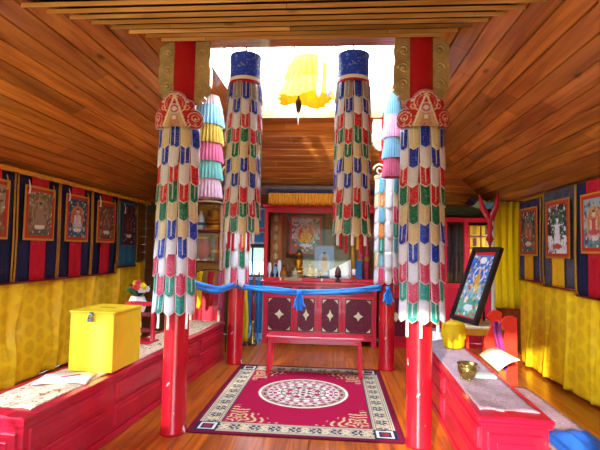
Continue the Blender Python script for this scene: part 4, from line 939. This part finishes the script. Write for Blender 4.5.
# ------------------------------------------------------------------ leaning picture, small table, stand
t = thing('side_table','small table with white and orange painted edge carrying the leaning picture','table',(1.53,5.36,0))
m = MB(); m.box(-.10,.34,-.30,.32,.67,.695,.004); m.build('tabletop','cream',t); m = MB(); m.box(-.08,.32,-.28,.30,.60,.67); m.build('apron','gold_cloth',t)
for sx in (-.07,.30):
    for sy in (-.26,.27): MB().box(sx-.02,sx+.02,sy-.02,sy+.02,0,.60).build('leg','orange_red',t)
def leaning():
    A = Vector((1.42,5.60,.70)); B = Vector((1.58,5.12,.70)); wv = (B-A); W = wv.length; wv.normalize()
    up = Vector((.32,.10,.86)).normalized(); up = (up-wv*up.dot(wv)).normalized(); nv = wv.cross(up)  # outward normal check
    if nv.x > 0: nv = -nv
    H = .93; t = thing('leaning_picture','dark framed painted picture leaning back on the small side table','picture',tuple(A))
    def bar(u0,u1,v0,v1,d0,d1,mb): mb.obox(wv*(u0+u1)/2+up*(v0+v1)/2+nv*(d0+d1)/2, wv*(u1-u0)/2, nv*(d1-d0)/2, up*(v1-v0)/2)
    f = MB(); e = .05
    for q in ((0,W,0,e),(0,W,H-e,H),(0,e,e,H-e),(W-e,W,e,H-e)): bar(*q,-.02,.03,f)
    f.build('frame','black',t); g = MB(); bar(e,W-e,e,H-e,-.018,-.008,g); g.build('back_board','wood_mid',t)
    c = Cv(40,64,'3c74c8'); c.rect(0,.93,1,1,'c83020'); c.rect(0,0,1,.3,'58a890'); c.rect(0,.3,1,.5,'90b8c8'); c.speck(90,['e8e4e0','e0b040','d04838','3060b8','50a088','d8e0e8'],.04,(0,0,1,.92),41)
    c.ell(.5,.64,.24,.13,'d8dce8'); c.ell(.5,.64,.19,.10,'2858b8'); c.tri(.5,.48,.66,.14,.08,'d8a030'); c.ell(.5,.70,.06,.04,'e0b888'); c.ell(.5,.47,.22,.035,'e8c860')
    c.ell(.3,.27,.08,.05,'f0e8d8'); c.ell(.7,.24,.08,.05,'48a078'); c.speck(60,['f0e8dc','e8c040','d04030','2850b0','e08838'],.028,(.05,.05,.95,.92),77); c.ell(.5,.86,.15,.05,'f0e8e0'); c.ell(.5,.16,.2,.05,'e0e8e8'); c.rect(0,0,1,.03,'c83020')
    m = MB(); c.grid3(m, lambda u, v: wv*(e+(W-2*e)*u)+up*(e+(H-2*e)*v)+nv*.004); m.build('painting','paint',t)
    s = MB(); q0 = wv*W/2+up*H*.7-nv*.03; s.tube([q0, Vector((q0.x+.02,q0.y+.03,.006))],.012,8); s.build('strut','black',t)
leaning()
t = thing('seat_stand','orange red stand with two wavy end boards behind the right bench','stand',(1.59,4.56,.225))
def wavy(m, y):
    P = [(.0,0),(.20,0),(.20,.65),(.16,.67),(.10,.66),(.06,.62)]
    for k in range(14): a = k/13; P.append((.045+.05*math.sin(a*2*PI+.2)*(1-a*.3)+.015*a, .60-.40*a))
    P.append((.0,.16)); m.prism([(x,z) for x,z in P[::-1]], y, y+.035); return m
wavy(MB(),0).build('end_board','orange_red',t); wavy(MB(),.40).build('end_board','orange_red',t)
MB().box(.04,.19,.035,.40,.20,.23,.004).build('seat','orange_red',t); MB().box(.13,.16,.035,.40,.50,.57,.004).build('rail','orange_red',t)
m = MB(); m.sheet(lambda u, v: (1.585+.07*u+.03*math.sin(v*5), 4.54-.012*math.sin(u*8), .235+.60*v), 8, 10, .005); t = tag(m.build('purple_scarf','purple'), 'purple scarf hanging over the nearer wavy end board', 'scarf')
m = MB(); m.sheet(lambda u, v: (1.52+.16*u, 3.95+.012*math.sin(u*20)+.16*v*0, .86+.03*math.sin(PI*u)+.0*v), 1, 1) if False else None
t = thing('open_scripture','cream open scripture leaf lying slanted between the wavy stand and bench','scripture',(1.425,3.92,.46),-.06)
m = MB(); m.sheet(lambda u, v: (-.04+.17*u, .60*v, .06+.10*u*(1-.3*v)+.02*math.sin(PI*u)), 12, 4, .008, (0,0,1)); m.build('leaf','cream',t); MB().box(-.03,.03,.02,.58,-.232,.055,.004).build('support_block','wood_mid',t)

# things on the right bench
t = thing('brass_bowl','round brass bowl on the right bench','bowl',(1.055,3.66,.512)); 
MB().lathe([(.038,0),(.042,.012),(.058,.03),(.072,.06),(.073,.09),(.068,.105),(.078,.115),(.078,.122),(.066,.12),(.06,.06),(.03,.03)],24,cap=False).build('vessel','brass',t)
for a in (.6,2.7,4.8): MB().ball((.045*math.cos(a),.045*math.sin(a),.004),.012,8).build('foot','brass',t)
m = MB(); m.box(-.085,.085,-.05,.05,0,.028,.010); tag(m.build('folded_cloth',simple('pale green cloth fold','a8b4a8',.8),None,(1.21,3.72,.511),-.1), 'pale grey green folded cloth beside the brass bowl', 'cloth')
m = MB(); m.sheet(lambda u, v: (-.17+.34*u, -.25+.5*v, .012+.008*math.sin(u*12)+.006*math.sin(v*15)), 14, 14, .008, (0,0,1)); tag(m.build('white_cloth','white',None,(1.16,5.42,.51),-.04), 'white cloth lying on the far part of the right bench', 'cloth')
t = thing('yellow_bucket','bright yellow cloth covered pot at the far end of the right bench','pot',(1.26,4.86,.512)); MB().lathe([(.09,0),(.11,.02),(.12,.2),(.10,.25),(.05,.27),(.001,.272)],20,cap=False).build('pot','yellow_silk',t)
m = MB(); m.sheet(lambda u, v: ((.115+.014*math.sin(u*2*PI*9)*(1-v))*math.cos(u*2*PI), (.115+.014*math.sin(u*2*PI*9)*(1-v))*math.sin(u*2*PI), .10+.15*v), 60, 3); m.build('cover','yellow_silk',t)

# low carpeted platform behind the right bench
t = thing('low_platform','low wooden platform behind the right bench near the gold draped wall','platform',(1.42,2.3,0)); MB().box(0,.45,0,2.74,0,.22,.006).build('body','wood_mid',t)
m = MB(); m.sheet(lambda u, v: (1.44+.41*u, 2.32+2.2*v, .2265+.003*math.sin(u*9+v*21)), 10, 40, .005, (0,0,1)); tag(m.build('platform_runner', figured('pink grey runner','a88890','d0c4c4','705058',20,.9)), 'pinkish grey patterned runner on the low platform by the right wall', 'runner')
m = MB(); m.sheet(lambda u, v: (1.46+.34*u, 2.98+.40*v, .25+.045*math.sin(PI*u)*math.sin(PI*v)*(1+.4*math.sin(u*14+v*6))+.012*math.sin(u*21)), 20, 16, .008, (0,0,1)); tag(m.build('blue_cloth',cloth('deep blue cloth','1c60c0')), 'crumpled blue cloth lying on the low platform beside the right bench', 'cloth')

# ------------------------------------------------------------------ outside, for the openings and the reflections in glass
g = MB(); g.box(-60,60,-60,60,-.30,-.125); struct(g.build('ground', simple('dry grass ground','8c8458',.9,0,.2,.5)))
g = MB(); n_ = 96
def hz(i, j): a = 2*PI*i/n_; return (( (56+j*3)*math.cos(a)), (56+j*3)*math.sin(a), -.2+(0, 5.5+2.2*noise.noise(Vector((math.cos(a)*3, math.sin(a)*3, 0))), 7.5+3*noise.noise(Vector((math.cos(a)*4, math.sin(a)*4, 5))))[j])
I = [[g.vert(hz(i, j)) for i in range(n_)] for j in range(3)]
for j in range(2):
    for i in range(n_): g.face((I[j][i], I[j][(i+1)%n_], I[j+1][(i+1)%n_], I[j+1][i]), True)
struct(g.build('added_hills', simple('wooded hills','3c4c34',.9,0,.3,.3)))  # unseen ridge added to darken the door's reflection in the glass
# ------------------------------------------------------------------ light
w = bpy.data.worlds.new('World'); bpy.context.scene.world = w; w.use_nodes = True; bg = w.node_tree.nodes['Background']
bg.inputs[0].default_value = (.62,.80,1.0,1); bg.inputs[1].default_value = 17.0
def area(name, loc, rot, sx, sy, power=0, portal=True, col=(1,1,1)):
    l = bpy.data.lights.new(name,'AREA'); l.shape = 'RECTANGLE'; l.size = sx; l.size_y = sy; l.energy = power; l.color = col
    if portal: l.cycles.is_portal = True
    o = bpy.data.objects.new(name,l); C.objects.link(o); o.location = loc; o.rotation_euler = rot; return o
area('portal_door', (XL+3.1, YF-.12, 1.1), (PI/2,0,0), 1.5, 2.2)
area('portal_window_front_left', (XL+.45, YF-.12, 1.65), (PI/2,0,0), .7, .9)
area('portal_window_left', (XL-.13, 1.85, 1.5), (0,-PI/2,0), 1.2, 3.1)
area('portal_skylight_far', ((OX0+OX1)/2, OY1+.1, (ZW+ZR_)/2), (-PI/2,0,0), OX1-OX0, ZR_-ZW)
area('portal_skylight_near', ((OX0+OX1)/2, OY0-.1, (ZW+ZR_)/2), (PI/2,0,0), OX1-OX0, ZR_-ZW)
area('portal_window_back', (-1.45, YB+.12, 1.285), (-PI/2,0,0), .46, .53)
area('portal_window_right', (XR+.12, 6.975, 1.425), (0,PI/2,0), 1.25, .65)
area('portal_skylight_top', ((OX0+OX1)/2, (OY0+OY1)/2, ZR_+.1), (0,0,0), OX1-OX0+.1, OY1-OY0+.1)
area('portal_skylight_left', (OX0-.1, (OY0+OY1)/2, (ZW+ZR_)/2), (0,-PI/2,0), ZR_-ZW, OY1-OY0)
sun = bpy.data.lights.new('sun','SUN'); sun.energy = 8; sun.angle = .02; sun.color = (1,.93,.82)
so = bpy.data.objects.new('sun',sun); C.objects.link(so); d = Vector((.35,1.0,-.30)).normalized(); so.rotation_euler = d.to_track_quat('-Z','Y').to_euler()

# ------------------------------------------------------------------ camera
cam = bpy.data.cameras.new('camera'); cam.sensor_width = 36; cam.lens = 445/600*36; cam.clip_start = .05
co = bpy.data.objects.new('camera',cam); C.objects.link(co)
pitch, yaw, roll = .0556, -.0793, .0201
fwd = Vector((math.sin(yaw)*math.cos(pitch), math.cos(yaw)*math.cos(pitch), math.sin(pitch))); r0 = Vector((math.cos(yaw), -math.sin(yaw), 0)); u0 = r0.cross(fwd)
r = r0*math.cos(roll)+u0*math.sin(roll); u = -r0*math.sin(roll)+u0*math.cos(roll)
co.matrix_world = Matrix(((r.x,u.x,-fwd.x,0),(r.y,u.y,-fwd.y,0),(r.z,u.z,-fwd.z,1.5),(0,0,0,1)))
GR = {'column':'red columns round the skylight','column_banner':'pennant banners on the columns','hanging_banner':'cylinder banners hanging under the skylight','tiered_hanging':'ruffled hangings between the columns','bench':'long crimson benches','bench_runner':'runners on the benches','statuette':'small gilded statuettes','vase':'vases on the shelves','silk_scarf':'long silk scarves','ribbon_scarf':'ribbon scarves near the altar','cloth_roll':'rolled cloths in the showcase','offering_cup':'cups and vases in the showcase','tea_light':'tea lights on the altar ledge','pipe':'pipes beside the trumpet','wall_drape':'gold damask wall drapes','valance':'ruffled valances','thangka':'thangkas hung in the hall'}
for o in bpy.context.scene.objects:
    if o.parent is None and 'label' in o and o.name.split('.')[0] in GR: o['group'] = GR[o.name.split('.')[0]]
S = bpy.context.scene; S.camera = co
S.view_settings.view_transform = 'Standard'; S.view_settings.look = 'None'; S.view_settings.gamma = 1; S.view_settings.use_curve_mapping = False; S.view_settings.exposure = 0.55
S.cycles.max_bounces = 8; S.cycles.diffuse_bounces = 5
